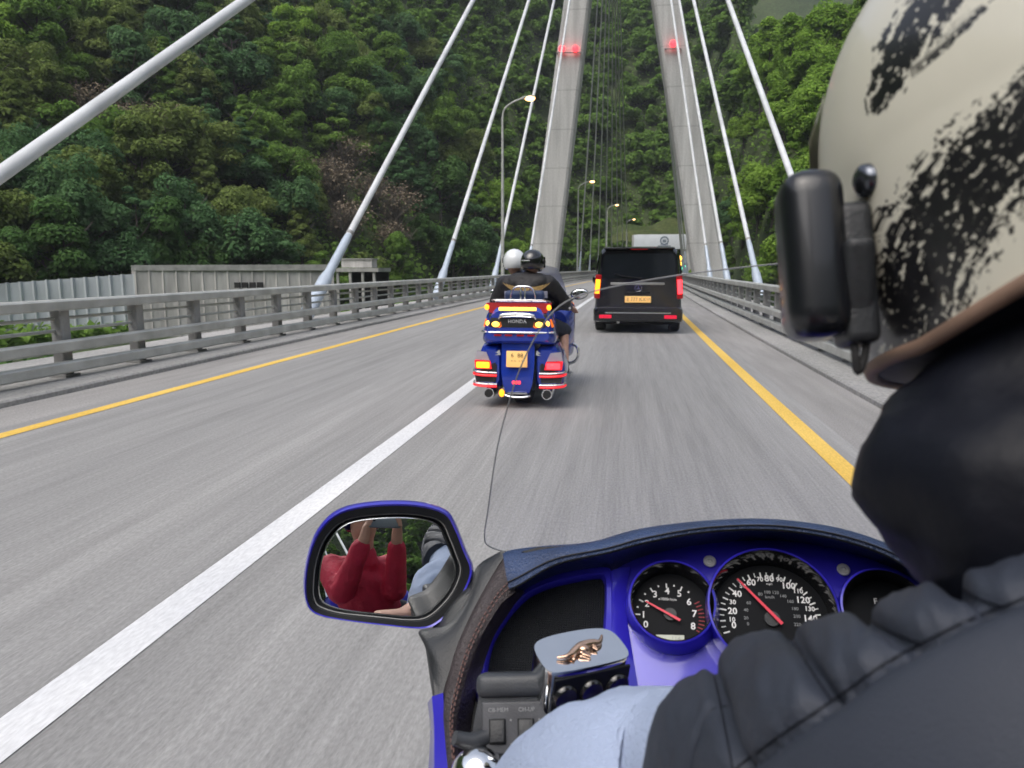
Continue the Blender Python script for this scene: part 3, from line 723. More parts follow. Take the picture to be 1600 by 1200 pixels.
# ================================================================== MOTORCYCLE AHEAD (local: x right, y forward, z up, origin on the road under the tail)
M['lens_amber'] = mat('amber_lens', (.5, .1, .01), .3, coat=.4, emit=(1, .2, .01), estr=.55)
M['lens_red'] = mat('tail_lens', (.3, .004, .006), .3, coat=.4, emit=(1, .02, .03), estr=.7)
def bike_ahead():
    k = thing('motorcycle', 'blue touring motorcycle ahead with lit tail lamps, carrying two riders', 'motorcycle', (-1.06, 7.6, 0), R(-1.0))
    B = lambda mb, nm, m, p=k, s=40: mb.build(nm, m, p, s, local=True)
    # trunk
    def tr(hw, y, z0, z1, r, tb=.24): return rr(hw, z0, z1, y, r, tb)
    t = MB(); t.rings([tr(.32, .04, .70, 1.0, .09), tr(.365, .09, .665, 1.05, .1), tr(.38, .2, .65, 1.07, .1), tr(.375, .42, .66, 1.06, .1), tr(.33, .52, .7, 1.0, .1)]); B(t, 'trunk', 'blue2')
    dk = MB(); dk.box((.60, .05, .15), (0, .062, .9), (R(-6), 0, 0), .03); B(dk, 'trunk_panel', 'black_plastic')
    tx = MB(); tx.text('HONDA', .05, (-.0, .026, .895), (1, 0, 0), (0, 0, 1), bold=.02); B(tx, 'trunk_lettering', 'chrome', s=0)
    a = MB(); a.tube(smooth_path([(-.19, .03, .92), (-.15, .015, .955), (0, .01, .965), (.15, .015, .955), (.19, .03, .92)], 16), [.01] * 3 + [.02] * 10 + [.01] * 3, 8); B(a, 'trunk_handle', 'chrome')
    rl = MB(); rl.prism([(-.29, .055, .98), (.29, .055, .98), (.33, .09, 1.075), (-.33, .09, 1.075)], (0, .12, 0)); o = B(rl, 'spoiler_lamp', 'red_lens')
    st = MB(); st.box((.38, .03, .034), (-.0, .045, 1.02), bev=.01); B(st, 'light_bar', 'yellow_lit', o)
    for s in (-1, 1):
        am = MB(); am.ell((s * .315, .06, 1.035), (.024, .02, .028)); B(am, 'marker_lamp', 'amber_lit')
        l = MB(); l.prism([(s * .16, .03, .845), (s * .17, .035, .89), (s * .25, .05, .925), (s * .335, .085, .915), (s * .36, .10, .84), (s * .34, .085, .83), (s * .18, .03, .83)], (0, .05, 0)); o = B(l, 'trunk_lamp', 'lens_amber', s=25)
        i = MB(); i.ell((s * .22, .03, .865), (.04, .012, .028)); i.ell((s * .295, .05, .873), (.032, .012, .03)); B(i, 'lamp_bulb', 'yellow_lit', o)
    cs = MB(); cs.tube(smooth_path([(-.372, .13, .79), (-.33, .055, .785), (0, .028, .785), (.33, .055, .785), (.372, .13, .79)], 20), .010, 8); B(cs, 'chrome_strip', 'chrome')
    rs = MB()
    for x in (-.2, -.09, .03, .14): rs.box((.075, .02, .016), (x, .036, .755), bev=.004)
    B(rs, 'reflector_row', 'red_lens')
    # backrest and rack
    br = MB(); br.tube(smooth_path([(-.13, .42, 1.05), (-.125, .41, 1.16), (-.08, .405, 1.225), (0, .4, 1.235), (.08, .405, 1.225), (.125, .41, 1.16), (.13, .42, 1.05)], 26), .010, 10); br.tube([(-.022, .4, 1.06), (-.022, .4, 1.23)], .01, 8); br.tube([(.022, .4, 1.06), (.022, .4, 1.23)], .01, 8); B(br, 'chrome_backrest', 'chrome')
    bk = MB(); bk.box((.42, .1, .26), (0, .56, 1.06), (R(10), 0, 0), .04, 3); B(bk, 'pillion_backrest', 'leather')
    rk = MB()
    rk.tube(smooth_path([(-.30, .32, 1.08), (-.27, .12, 1.105), (-.2, .07, 1.108), (.2, .07, 1.108), (.27, .12, 1.105), (.30, .32, 1.08)], 24), .007, 8)
    for x in (-.1, .1): rk.tube([(x, .08, 1.106), (x, .36, 1.1)], .009, 8)
    rk.tube([(-.28, .32, 1.085), (.28, .32, 1.085)], .01, 8)
    B(rk, 'luggage_rack', 'steel')
    # saddlebags
    for s in (-1, 1):
        def sb(xi, xo, y, z0, z1, cut): return [(s * xi, y, z0 + .04), (s * (xi + .02), y, z0), (s * (xo - .05), y, z0), (s * (xo - .01), y, z0 + .05), (s * xo, y, (z0 + z1) / 2 - .02), (s * (xo - cut * .5), y, z1 - .1), (s * (xo - cut), y, z1), (s * (xi + .04), y, z1), (s * xi, y, z1 - .05)]
        g = MB(); g.rings([sb(.20, .43, .10, .25, .60, .1), sb(.175, .465, .15, .21, .635, .09), sb(.17, .475, .3, .2, .65, .09), sb(.17, .47, .6, .21, .65, .09), sb(.2, .42, .82, .28, .6, .09)])
        o = B(g, 'saddlebag', 'blue2')
        d = MB(); d.prism([(s * .235, .085, .27), (s * .44, .085, .27), (s * .455, .1, .35), (s * .24, .085, .47), (s * .22, .085, .44)], (0, .03, 0)); B(d, 'bag_panel', 'black_plastic', o, 20)
        L = MB(); L.prism([(s * .27, .068, .405), (s * .445, .085, .405), (s * .455, .10, .49), (s * .29, .075, .485)], (0, .04, 0)); l = B(L, 'tail_lamp', 'lens_red' , k, 25)
        i = MB(); i.box((.14, .015, .062), (s * .362, .068, .445), (0, 0, s * R(6)), .012); i.ell((s * .35, .062, .447), (.03, .012, .024)); B(i, 'lamp_bulb', 'amber_lit' if s < 0 else 'red_lit', l)
        c = MB(); c.prism([(s * .292, .078, .49), (s * .455, .102, .495), (s * .435, .12, .585), (s * .33, .09, .575)], (0, .03, 0)); B(c, 'clear_lens', 'clear_lens', l, 25)
        for z, m, h in ((.365, 'chrome', .022), (.335, 'red_lens', .022), (.245, 'chrome', .02), (.222, 'red_lens', .02)):
            q = MB(); q.tube(smooth_path([(s * .22, .085, z), (s * .35, .07, z + .004), (s * .455, .1, z + .012), (s * .478, .2, z + .014)], 14), h * (.42 if m == 'chrome' else .6), 8); B(q, 'chrome_trim' if m == 'chrome' else 'reflector_strip', m if m == 'chrome' else 'lens_red', o)  # strips are no lamps; their pinkish gleam is put in as emission
        w_ = MB(); w_.add([(s * .19, .082, .6), (s * .235, .082, .57), (s * .2, .082, .565), (s * .24, .082, .545), (s * .18, .082, .55)], [(0, 1, 2), (2, 3, 4), (0, 2, 4)]); B(w_, 'bag_emblem', 'chrome', o, 0)
        ml = MB(); ml.tube([(s * .3, .06, .155), (s * .3, .2, .16), (s * .26, .9, .2)], [.055, .06, .055], 16, True); o2 = B(ml, 'muffler', 'chrome')
        h = MB(); h.disc((s * .3, .055, .155), (0, -1, 0), .042, .01, 20); B(h, 'exhaust_opening', 'dark', o2)
        hl = MB(); hl.box((.012, .06, .5), (s * .475, .35, .44), bev=.004); 
    sl = MB(); sl.ell((-.165, .06, .16), (.028, .025, .04)); B(sl, 'running_lamp', 'amber_lit')
    # rear fender, plate, wheel
    f = MB(); f.rings([[(x * w_, y + abs(x) * .0, z) for x in (-1, -.7, -.25, .25, .7, 1)] + [(x * w_ * .9, y + .12, z) for x in (1, 0, -1)] for w_, y, z in ((.17, .10, .66), (.17, .075, .5), (.165, .05, .36), (.15, .045, .25), (.12, .06, .165))]); B(f, 'rear_fender', 'blue2')
    pl = MB(); pl.box((.215, .014, .165), (-.005, .036, .515), (R(-8), 0, 0), .008); o = B(pl, 'licence_plate', 'plate'); tx = MB(); tx.text('6  88', .062, (-.0, .018, .553), (1, 0, 0), (0, -.14, 1)); tx.text('BB 23', .055, (0, .028, .48), (1, 0, 0), (0, -.14, 1)); B(tx, 'plate_lettering', 'dark', o, 0)
    bd = MB()
    for x in (-.03, .0, .03): bd.box((.024, .012, .03), (x - .01, .04, .275), bev=.004)
    B(bd, 'red_badge', 'red_lit')
    mg = MB(); mg.box((.2, .02, .02), (0, .045, .165), bev=.005); mg.tube(smooth_path([(-.13, .06, .14), (-.06, .05, .125), (.06, .05, .125), (.13, .06, .14)], 10), .012, 8); B(mg, 'chrome_guard', 'chrome')
    tm, rm = MB(), MB(); wheel(tm, rm, (0, .5, .325), .325, .19, .2); o = B(tm, 'rear_wheel', 'rubber'); B(rm, 'rim', 'steel', o)
    tm, rm = MB(), MB(); wheel(tm, rm, (0, 2.2, .315), .315, .13, .22); o = B(tm, 'front_wheel', 'rubber'); B(rm, 'rim', 'steel', o)
    # engine, seat, fairing
    e = MB(); e.box((.62, .75, .42), (0, 1.35, .4), bev=.09, seg=3); e.box((.3, 1.5, .3), (0, 1.1, .5), bev=.08); B(e, 'engine', 'steel')
    sd = MB(); sd.rings([rr(.2, .66, .82, .5, .05), rr(.23, .64, .84, .7, .06), rr(.2, .62, .76, 1.05, .06), rr(.17, .62, .8, 1.4, .06)]); B(sd, 'seat', 'leather')
    fr = MB(); fr.rings([rr(.36, .4, .92, 1.5, .12), rr(.43, .36, 1.06, 1.7, .14), rr(.42, .42, 1.06, 2.0, .14), rr(.3, .5, .92, 2.3, .12), rr(.14, .6, .8, 2.42, .08)]); B(fr, 'fairing', 'blue2')
    fl = MB(); fl.rings([rr(.1, .34, .56, 1.85, .05), rr(.11, .3, .66, 2.2, .05), rr(.1, .34, .56, 2.55, .05)]); B(fl, 'front_fender', 'blue2')
    hl = MB(); hl.ell((-.16, 2.33, .78), (.11, .06, .06)); hl.ell((.16, 2.33, .78), (.11, .06, .06)); B(hl, 'headlight', 'clear_lens')
    wn = MB(); rows = []
    for i in range(9):
        t_ = i / 8; z = 1.0 + .46 * t_; w_ = .35 - .1 * t_ ** 2
        rows.append([(w_ * x, 1.98 - .3 * t_ - .22 * x * x, z - .04 * t_ * x * x) for x in [j / 6 - 1 for j in range(13)]])
    wn.rings(rows, False, False); B(wn, 'windshield', 'shield_glass')
    for s in (-1, 1):
        m_ = MB(); m_.ell((s * .49, 1.72, 1.115), (.11, .05, .068), 20, 12, (0, s * R(-8), 0)); m_.tube([(s * .4, 1.74, 1.08), (s * .33, 1.74, 1.03)], [.04, .05], 8); o = B(m_, 'mirror', 'black_paint')
        g = MB(); g.ell((s * .495, 1.676, 1.117), (.098, .012, .056), 20, 12, (0, s * R(-8), 0)); B(g, 'mirror_glass', 'chrome', o)
        hb = MB(); hb.tube(smooth_path([(0, 1.55, 1.0), (s * .2, 1.5, 1.05), (s * .36, 1.38, 1.0), (s * .42, 1.25, .97)], 10), .016, 8); B(hb, 'handlebar', 'chrome')
        pg = MB(); pg.box((.14, .3, .03), (s * .4, .98, .24), bev=.01); B(pg, 'footboard', 'steel')
        gd = MB(); gd.tube(smooth_path([(s * .2, 1.75, .25), (s * .45, 1.72, .3), (s * .47, 1.7, .48), (s * .25, 1.72, .58)], 14), .018, 8); B(gd, 'crash_bar', 'chrome')
    return k
M['screen_glass'] = None
def glass_thin(name, haze=.05, refl=1.0, tint=(.97, .975, .98)):
    m = bpy.data.materials.new(name); m.use_nodes = True; t = m.node_tree; t.nodes.clear(); L = t.links.new
    tr = t.nodes.new('ShaderNodeBsdfTransparent'); tr.inputs[0].default_value = (*tint, 1)
    gl = t.nodes.new('ShaderNodeBsdfGlossy'); gl.inputs['Roughness'].default_value = .05
    df = t.nodes.new('ShaderNodeBsdfDiffuse'); df.inputs[0].default_value = (.6, .6, .6, 1)
    lw = t.nodes.new('ShaderNodeLayerWeight'); lw.inputs['Blend'].default_value = .5
    pw = t.nodes.new('ShaderNodeMath'); pw.operation = 'POWER'; pw.inputs[1].default_value = 4; L(lw.outputs['Facing'], pw.inputs[0])
    fr = t.nodes.new('ShaderNodeMath'); fr.operation = 'MULTIPLY_ADD'; fr.inputs[1].default_value = .6; fr.inputs[2].default_value = .03; L(pw.outputs[0], fr.inputs[0])
    m1 = t.nodes.new('ShaderNodeMixShader'); m2 = t.nodes.new('ShaderNodeMixShader'); o = t.nodes.new('ShaderNodeOutputMaterial')
    m1.inputs[0].default_value = haze; L(tr.outputs[0], m1.inputs[1]); L(df.outputs[0], m1.inputs[2])
    L(fr.outputs[0], m2.inputs[0]); L(m1.outputs[0], m2.inputs[1]); L(gl.outputs[0], m2.inputs[2]); L(m2.outputs[0], o.inputs[0])
    return m
M['screen_glass'] = glass_thin('windscreen_acrylic', .03)
M['shield_glass'] = glass_thin('windshield_glare', .6, tint=(.85, .88, .9))  # whitish glare on the sheet put in as a strong diffuse share
bike_ahead()

# ================================================================== PEOPLE ON THE MOTORCYCLE AHEAD
M['jacket_black'] = mat('black_jacket', (.012, .011, .013), .6, 0, .35, 14, .4, 60)
M['jacket_dark'] = mat('dark_jacket', (.03, .032, .04), .65, 0, .3, 14, .4, 60)
M['jeans'] = mat('dark_trousers', (.025, .03, .045), .8, 0, .25, 20, .2, 90)
M['helmet_white'] = mat('white_helmet', (.75, .78, .8), .2, 0, .04, 6, coat=.8)
M['helmet_black'] = mat('black_helmet', (.008, .008, .01), .15, 0, .1, 6, coat=1)
M['gold'] = mat('gold_embroidery', (.48, .32, .12), .6, .1, .3, 60)
M['patch'] = mat('grey_patch', (.25, .25, .3), .8, 0, .3, 50)
def helmet_mb(c, r, yaw=0., pitch=0., cut=-.62):
    m = MB(); n, k = 32, 20; rs = []
    mt = Euler((pitch, 0, yaw)).to_matrix()
    for i in range(k + 1):
        z = 1 - (1 - cut) * (i / k); q = math.sqrt(max(.0005, 1 - min(1, abs(z)) ** 2.15)); 
        rs.append([Vector(c) + mt @ Vector((r[0] * q * math.cos(a), r[1] * q * math.sin(a) * (1.05 if math.sin(a) > 0 else 1), r[2] * z)) for a in [2 * math.pi * j / n for j in range(n)]])
    rs.append([p + (Vector(c) + mt @ Vector((0, 0, r[2] * cut)) - p) * .12 + mt @ Vector((0, 0, .01)) for p in rs[-1]])
    return m.rings(rs)
def rider_fig(pos, lab, hip, chest, neck, head, lsh, rsh, lel, rel, lha, rha, lkn, rkn, lft, rft, jacket, helm, helmc, legmat, hyaw):
    p = thing('person', lab, 'person', pos); B = lambda mb, nm, m, q=p, s=60: mb.build(nm, m, q, s, local=True)
    V = Vector; hip, chest, neck, head, lsh, rsh, lel, rel, lha, rha, lkn, rkn, lft, rft = map(V, (hip, chest, neck, head, lsh, rsh, lel, rel, lha, rha, lkn, rkn, lft, rft))
    b = MB(); b.cap(hip, .13, chest, .13); b.cap(neck - V((0, 0, .05)), .055, head, .06); b.ell(head, (.078, .095, .115)); b.ell(head + V((0, .1, -.015)), (.016, .02, .025)); b.cap(chest + V((-.1, 0, .08)), .07, chest + V((.1, 0, .08)), .07)
    for s, sh_, el, ha, kn, ft in ((-1, lsh, lel, lha, lkn, lft), (1, rsh, rel, rha, rkn, rft)):
        b.cap(sh_, .055, el, .045); b.cap(el, .045, ha, .03)
        d = (ha - el).normalized(); b.ell(ha + d * .05, (.035, .055, .025))
        for f in range(4): b.cap(ha + d * .08 + V(((f - 1.5) * .019, 0, 0)), .0105, ha + d * (.13 - abs(f - 1.4) * .008) + V(((f - 1.5) * .02, 0, -.045)), .0085, 8)
        b.cap(ha + d * .04 + V((-s * .035, 0, 0)), .012, ha + d * .09 + V((-s * .055, 0, -.03)), .009, 8)
        b.cap(hip + V((s * .09, 0, 0)), .09, kn, .062); b.cap(kn, .058, ft + V((0, -.03, .06)), .038); b.cap(ft + V((0, -.06, .02)), .036, ft + V((0, .14, 0)), .03)
    bo = B(remesh(b, .011, 4), 'body', 'skin')
    j = MB(); j.cap(hip + V((0, -.005, .02)), .16, chest, .18); j.cap(chest + V((-.13, -.01, .09)), .11, chest + V((.13, -.01, .09)), .11); j.cap(neck + V((0, 0, -.06)), .09, neck, .072)
    for s, sh_, el, ha in ((-1, lsh, lel, lha), (1, rsh, rel, rha)): j.cap(chest + V((s * .1, 0, .06)), .11, sh_, .1); j.cap(sh_, .098, el, .078); j.cap(el, .076, ha, .05)
    B(wrinkle(remesh(j, .014, 4), .012, 7), 'jacket', jacket)
    t = MB()
    for s, kn, ft in ((-1, lkn, lft), (1, rkn, rft)):
        t.cap(hip, .14, hip + V((s * .09, .05, -.01)), .115); t.cap(hip + V((s * .09, 0, 0)), .115, kn, .085)
        if legmat == 'long': t.cap(kn, .078, ft + V((0, -.03, .1)), .055)
    B(wrinkle(remesh(t, .014, 4), .008, 8), 'trousers', 'jeans')
    for ft in (lft, rft):
        s_ = MB(); s_.cap(ft + V((0, -.06, .025)), .042, ft + V((0, .15, .0)), .036); s_.cap(ft + V((0, -.05, .03)), .042, ft + V((0, -.05, .1)), .045); B(remesh(s_, .01, 3), 'shoe', 'rubber')
    h = helmet_mb(helmc, (.128, .148, .142), hyaw, R(-6)); ho = B(h, 'helmet', helm, s=50)
    mt = Euler((0, 0, hyaw)).to_matrix(); hc = V(helmc)
    vz = MB(); rows = []
    for i in range(7):
        z = .06 - .02 * i; rows.append([hc + mt @ V((.136 * math.cos(a), .16 * math.sin(a), z)) for a in [R(25 + 130 * k / 14) for k in range(15)]])
    vz.rings(rows, False, False); B(vz, 'visor', 'tint_glass', ho)
    pv = MB()
    for s in (-1, 1): pv.disc(hc + mt @ V((s * .124, .02, .01)), mt @ V((s, 0, 0)), .028, .012, 16)
    B(pv, 'visor_pivot', 'black_plastic', ho)
    return p, B, ho
bx, by = -1.06, 7.6
p, B, ho = rider_fig((bx, by, 0), 'passenger in a black jacket with gold wing embroidery and a glossy black helmet', (0, .78, .86), (.02, .74, 1.17), (.03, .78, 1.34), (.06, .80, 1.46),
    (-.2, .76, 1.25), (.24, .76, 1.25), (-.36, .95, 1.05), (.40, .95, 1.05), (-.22, 1.14, .98), (.24, 1.14, .98), (-.36, 1.2, .72), (.38, 1.18, .72), (-.42, 1.0, .27), (.42, .98, .27), 'jacket_black', 'helmet_black', (.06, .8, 1.485), 'short', R(-18))
e = MB()
def onback(x, z): return .745 - .17 * math.sqrt(max(.05, 1 - (x / .36) ** 2)) - .026
for s in (-1, 1):
    for f in range(5):
        x0, x1 = .03 + .02 * f, .1 + .035 * f; z0 = 1.2 - .012 * f + .03; z1 = 1.215 + .012 * f
        e.add([(s * x0 + .02, onback(x0, z0), z0 - .03), (s * x1 + .02, onback(x1, z1) - .004, z1 - .012), (s * (x1 + .02) + .02, onback(x1, z1) - .004, z1 + .014), (s * x0 + .02, onback(x0, z0), z0 - .004)], [(0, 1, 2, 3)])
e.disc((.02, .545, 1.2), (0, -1, 0), .036, .008, 16); e.add([(-.05, .546, 1.17), (.09, .546, 1.17), (.02, .54, 1.11)], [(0, 1, 2)])
B(e, 'wing_embroidery', 'gold', s=0)
for s in (-1, 1):
    q = MB(); q.box((.085, .012, .075), (s * .19 + .02, .545, 1.145), (0, 0, s * R(18)), .004); B(q, 'back_patch', 'patch')
q = MB(); q.box((.10, .004, .016), (.0, .8 - .142, 1.5), (R(-6), 0, R(-14)), .002); q.build('helmet_lettering', 'chrome', ho, 30, local=True)
p, B, ho = rider_fig((bx, by, 0), 'driver in a dark jacket and plain white helmet, half hidden behind the passenger', (-.02, 1.12, .83), (-.1, 1.12, 1.14), (-.15, 1.14, 1.33), (-.19, 1.16, 1.45),
    (-.3, 1.15, 1.24), (.1, 1.15, 1.24), (-.42, 1.22, 1.03), (.3, 1.22, 1.03), (-.43, 1.36, .98), (.42, 1.36, .98), (-.3, 1.55, .7), (.3, 1.55, .7), (-.36, 1.5, .26), (.36, 1.5, .26), 'jacket_dark', 'helmet_white', (-.19, 1.16, 1.5), 'long', R(12))
# ================================================================== OWN MOTORCYCLE (dashboard, mirror, windscreen in front of the camera)
XB = .19
own = thing('motorcycle', 'blue touring motorcycle in the foreground with its dashboard gauges and left mirror', 'motorcycle', (XB, .4, 0))
W = lambda mb, nm, m, p=own, s=40: mb.build(nm, m, p, s)
DO = onY(1212, 945, .86); AN = R(45)
DN = Vector((0, -math.cos(AN), math.sin(AN))); DU = Vector((1, 0, 0)); DV = Vector((0, math.sin(AN), math.cos(AN)))
def D(x, y, h=0.): return onPlane(x, y, DO + DN * h, DN)
PXM = .00072                                                        # metres per photo pixel on the dash plane
# --- blue panel body
edge = [(958, 892), (1040, 858), (1140, 842), (1215, 838), (1300, 848), (1390, 872), (1470, 905), (1540, 950), (1560, 1040), (1500, 1130), (1380, 1180), (1200, 1190), (1060, 1180), (960, 1130), (930, 1060), (945, 990), (950, 930)]
pm = MB(); out = closed_smooth([D(x, y) for x, y in edge], 60)
pm.prism(out, -DN * .03); W(pm, 'dash_panel', 'blue', s=30)
# --- speaker bay
sp = [(764, 1075), (768, 1020), (784, 985), (806, 955), (832, 932), (870, 917), (930, 905), (943, 911), (945, 940), (941, 1000), (930, 1080), (905, 1110), (800, 1110)]
spo = closed_smooth([D(x, y, .004) for x, y in sp], 64)
cen = sum(spo, Vector()) / len(spo)
fr = MB(); n = len(spo)
def grow(P_, k, h): return [cen + (p - cen) * k + (p - cen).normalized() * 0 + DN * h for p in P_]
def offs(P_, d, h): return [p + (p - cen).normalized() * d + DN * h for p in P_]
fr.rings([offs(spo, .0, -.004), offs(spo, .0, .008), offs(spo, .003, .012), offs(spo, .0135, .010), offs(spo, .018, .0), offs(spo, .018, -.03)], False)
W(fr, 'speaker_surround', 'blue')
def grille_mat():
    m = mat('speaker_cloth', (.02, .023, .028), .75, spec=.3); t = m.node_tree; b = t.nodes['Principled BSDF']
    tc = t.nodes.new('ShaderNodeTexCoord'); mp = t.nodes.new('ShaderNodeMapping'); mp.inputs['Rotation'].default_value = (-AN, 0, 0); mp.inputs['Scale'].default_value = (75, 75, 75)
    v = t.nodes.new('ShaderNodeTexVoronoi'); v.feature = 'DISTANCE_TO_EDGE'; v.inputs['Randomness'].default_value = .12; v.voronoi_dimensions = '2D'
    t.links.new(tc.outputs['Object'], mp.inputs[0]); t.links.new(mp.outputs[0], v.inputs['Vector'])
    bp = t.nodes.new('ShaderNodeBump'); bp.inputs['Strength'].default_value = .9; bp.inputs['Distance'].default_value = .01; t.links.new(v.outputs['Distance'], bp.inputs['Height']); t.links.new(bp.outputs[0], b.inputs['Normal'])
    return m
M['grille'] = grille_mat()
gm = MB(); gm.rings([offs(spo, .001, -.02), offs(spo, .001, .0), [cen + (p - cen) * .6 + DN * .0035 for p in spo], [cen + (p - cen) * .05 + DN * .005 for p in spo]]); W(gm, 'speaker_grille', 'grille')
# bridge piece between speaker bay and gauges (blue, rounded)
bp = MB(); bl = smooth_path([D(948, 896, .012), D(950, 950, .012), D(946, 1010, .010), D(935, 1090, .004)], 14); br_ = smooth_path([D(985, 886, .004), D(978, 940, .004), D(985, 1000, .004), D(1000, 1090, .0)], 14)
bp.rings([[l - DN * .03, l, l.lerp(r, .25) + DN * .006, l.lerp(r, .6) + DN * .005, r + DN * .001, r - DN * .03] for l, r in zip(bl, br_)], True, True); W(bp, 'panel_bridge', 'blue')
# --- gauges
def ringc(x, y, rpx, h, n=48, asp=1.0): 
    c = D(x, y, h); r = rpx * PXM
    return [c + DU * r * math.cos(a) + DV * r * asp * math.sin(a) for a in [2 * math.pi * i / n for i in range(n)]]
M['pod_black'] = mat('pod_gloss_black', (.012, .012, .014), .12, coat=.5)
def gauge(name, rim, dial, hr):
    (rx, ry, rr_), (dx, dy, dr) = rim, dial
    g = MB(); g.rings([ringc(rx, ry + 12, rr_ + 12, .0), ringc(rx, ry + 3, rr_ + 7, hr * .75), ringc(rx, ry, rr_ + 3.5, hr), ringc(rx, ry, rr_ + .5, hr + .001)], False); o = W(g, name, 'blue')
    t = MB(); t.rings([ringc(rx, ry, rr_, hr + .001), ringc(rx, ry, rr_ - 1.5, hr - .001), ringc(dx, dy, dr + 1, .003)], False); W(t, 'pod_wall', 'pod_black', o)
    d = MB(); d.rings([ringc(dx, dy, dr + 1, .0025), ringc(dx, dy, dr + 1, .003), ringc(dx, dy, 1, .003)]); W(d, 'dial_face', 'dial', o)
    return o
def Dp(x, y): return D(x, y, .0036)
def tick(mb, c, r0, r1, ang, w):
    u = DU * math.cos(ang) + DV * math.sin(ang); q = DN.cross(u); o = D(*c, .0036)
    mb.add([o + u * r0 * PXM - q * w * PXM, o + u * r1 * PXM - q * w * PXM, o + u * r1 * PXM + q * w * PXM, o + u * r0 * PXM + q * w * PXM], [(0, 1, 2, 3)])
def needle(mb, a, b, w=2.1):
    pa, pb = D(*a, .010), D(*b, .008); d = (pb - pa).normalized(); q = DN.cross(d)
    mb.add([pa - q * w * PXM - d * 2 * PXM, pa + q * w * PXM - d * 2 * PXM, pb + q * w * .55 * PXM, pb - q * w * .55 * PXM] + [p - DN * .0012 for p in (pa - q * w * PXM - d * 2 * PXM, pa + q * w * PXM - d * 2 * PXM, pb + q * w * .55 * PXM, pb - q * w * .55 * PXM)], [(0, 1, 2, 3), (4, 5, 6, 7)[::-1], (0, 4, 5, 1), (1, 5, 6, 2), (2, 6, 7, 3), (3, 7, 4, 0)])
tg = gauge('tachometer', (1050, 938, 63), (1049, 953, 59), .034)
ink = MB()
for s_, (x, y) in zip('012345678', ((1009, 976), (1005.5, 961), (1011, 943.5), (1023.5, 929), (1042.5, 924), (1061.5, 928), (1076.5, 941), (1085, 959.5), (1083, 979))): ink.text(s_, 15.5 * PXM, Dp(x, y), DU, DV, bold=.015)
ink.text('x1000r/min', 6.2 * PXM, Dp(1043, 936.5), DU, DV)
tc_ = (1046.5, 963)
tg_a = [R(a) for a in (207, 180, 153, 124, 95, 68, 40, 8, -22)]
for i, a in enumerate(tg_a):
    if i < 6: tick(ink, tc_, 46, 54, a, 1.1)
    if i < 6: tick(ink, tc_, 50, 53, (a + tg_a[i + 1]) / 2, 1.2)
W(ink, 'markings', 'white_paint', tg, 0)
rk = MB()
for i in range(9): tick(rk, tc_, 45, 54, R(30 - 7 * i), .9)
M['redline'] = mat('redline_print', (.25, .02, .03), .6); W(rk, 'redline_marks', 'redline', tg, 0)
nd = MB(); needle(nd, (1061, 968), (1009, 939)); W(nd, 'needle', 'red_paint', tg, 20)
hb = MB(); hb.disc(D(1047, 961, .003), DN, 10 * PXM, .0035, 24); W(hb, 'needle_hub', 'black_plastic', tg)
lc = MB(); lc.prism([D(1025, 992, .003), D(1069, 993, .003), D(1069, 1003.5, .003), D(1031, 1003, .003), D(1025, 1000, .003)], DN * .0008); l_ = W(lc, 'lcd_window', 'lcd', tg, 0)
tx = MB(); tx.text('114', 9.5 * PXM, D(1056, 998.3, .0041), DU, DV); W(tx, 'lcd_digits', 'grey_print', l_, 0)
sg = gauge('speedometer', (1208, 949, 93), (1205, 967, 87), .036)
ink, ing = MB(), MB(); q = lambda cx, cy: Dp(1110 + cx / 4.848, 840 + cy / 4.848)
for s_, x, y, sz in (('0', 178, 665, 12), ('10', 163, 622, 8.5), ('20', 167, 558, 12), ('30', 168, 490, 8.5), ('40', 202, 428, 12), ('50', 245, 368, 8.5), ('60', 308, 342, 12), ('70', 375, 318, 8.5), ('80', 445, 312, 12.5), ('90', 522, 320, 8.5), ('100', 590, 368, 12), ('110', 663, 408, 8.5), ('120', 700, 475, 12), ('130', 752, 542, 8.5), ('140', 757, 617, 12), ('150', 750, 685, 8.5)): ink.text(s_, sz * 1.22 * PXM, q(x, y), DU, DV, bold=.02)
ink.text('mph', 5.5 * PXM, q(446, 352), DU, DV)
sc_ = (1204, 968); a0, a1 = 200, -20
for i in range(31):
    a = R(a0 + (a1 - a0) * i / 30); big = i % 2 == 0
    tick(ink, sc_, 67 if i % 4 == 0 else (68.5 if big else 70), 77, a, 1.1 if big else .75)
W(ink, 'markings', 'white_paint', sg, 0)
for s_, x, y in (('0', 285, 655), ('20', 270, 610), ('40', 270, 550), ('60', 290, 495), ('80', 378, 430), ('100', 430, 415), ('120', 492, 418), ('140', 550, 445), ('160', 605, 485), ('180', 640, 540), ('200', 655, 598), ('220', 660, 660), ('km/h', 450, 452)): ing.text(s_, 7.2 * PXM, q(x, y), DU, DV)
W(ing, 'inner_markings', 'grey_print', sg, 0)
nd = MB(); needle(nd, (1221, 973), (1152, 904), 2.5); W(nd, 'needle', 'red_paint', sg, 20)
hb = MB(); hb.disc(D(1206, 968, .003), DN, 12 * PXM, .0035, 24); W(hb, 'needle_hub', 'black_plastic', sg)
fg = gauge('fuel_gauge', (1386, 952, 62), (1384, 966, 58), .034)
ink = MB()
for s_, x, y in (('E', 1350, 985), ('F', 1368, 940), ('C', 1420, 990), ('H', 1405, 940)): ink.text(s_, 13 * PXM, Dp(x, y), DU, DV)
W(ink, 'markings', 'white_paint', fg, 0)
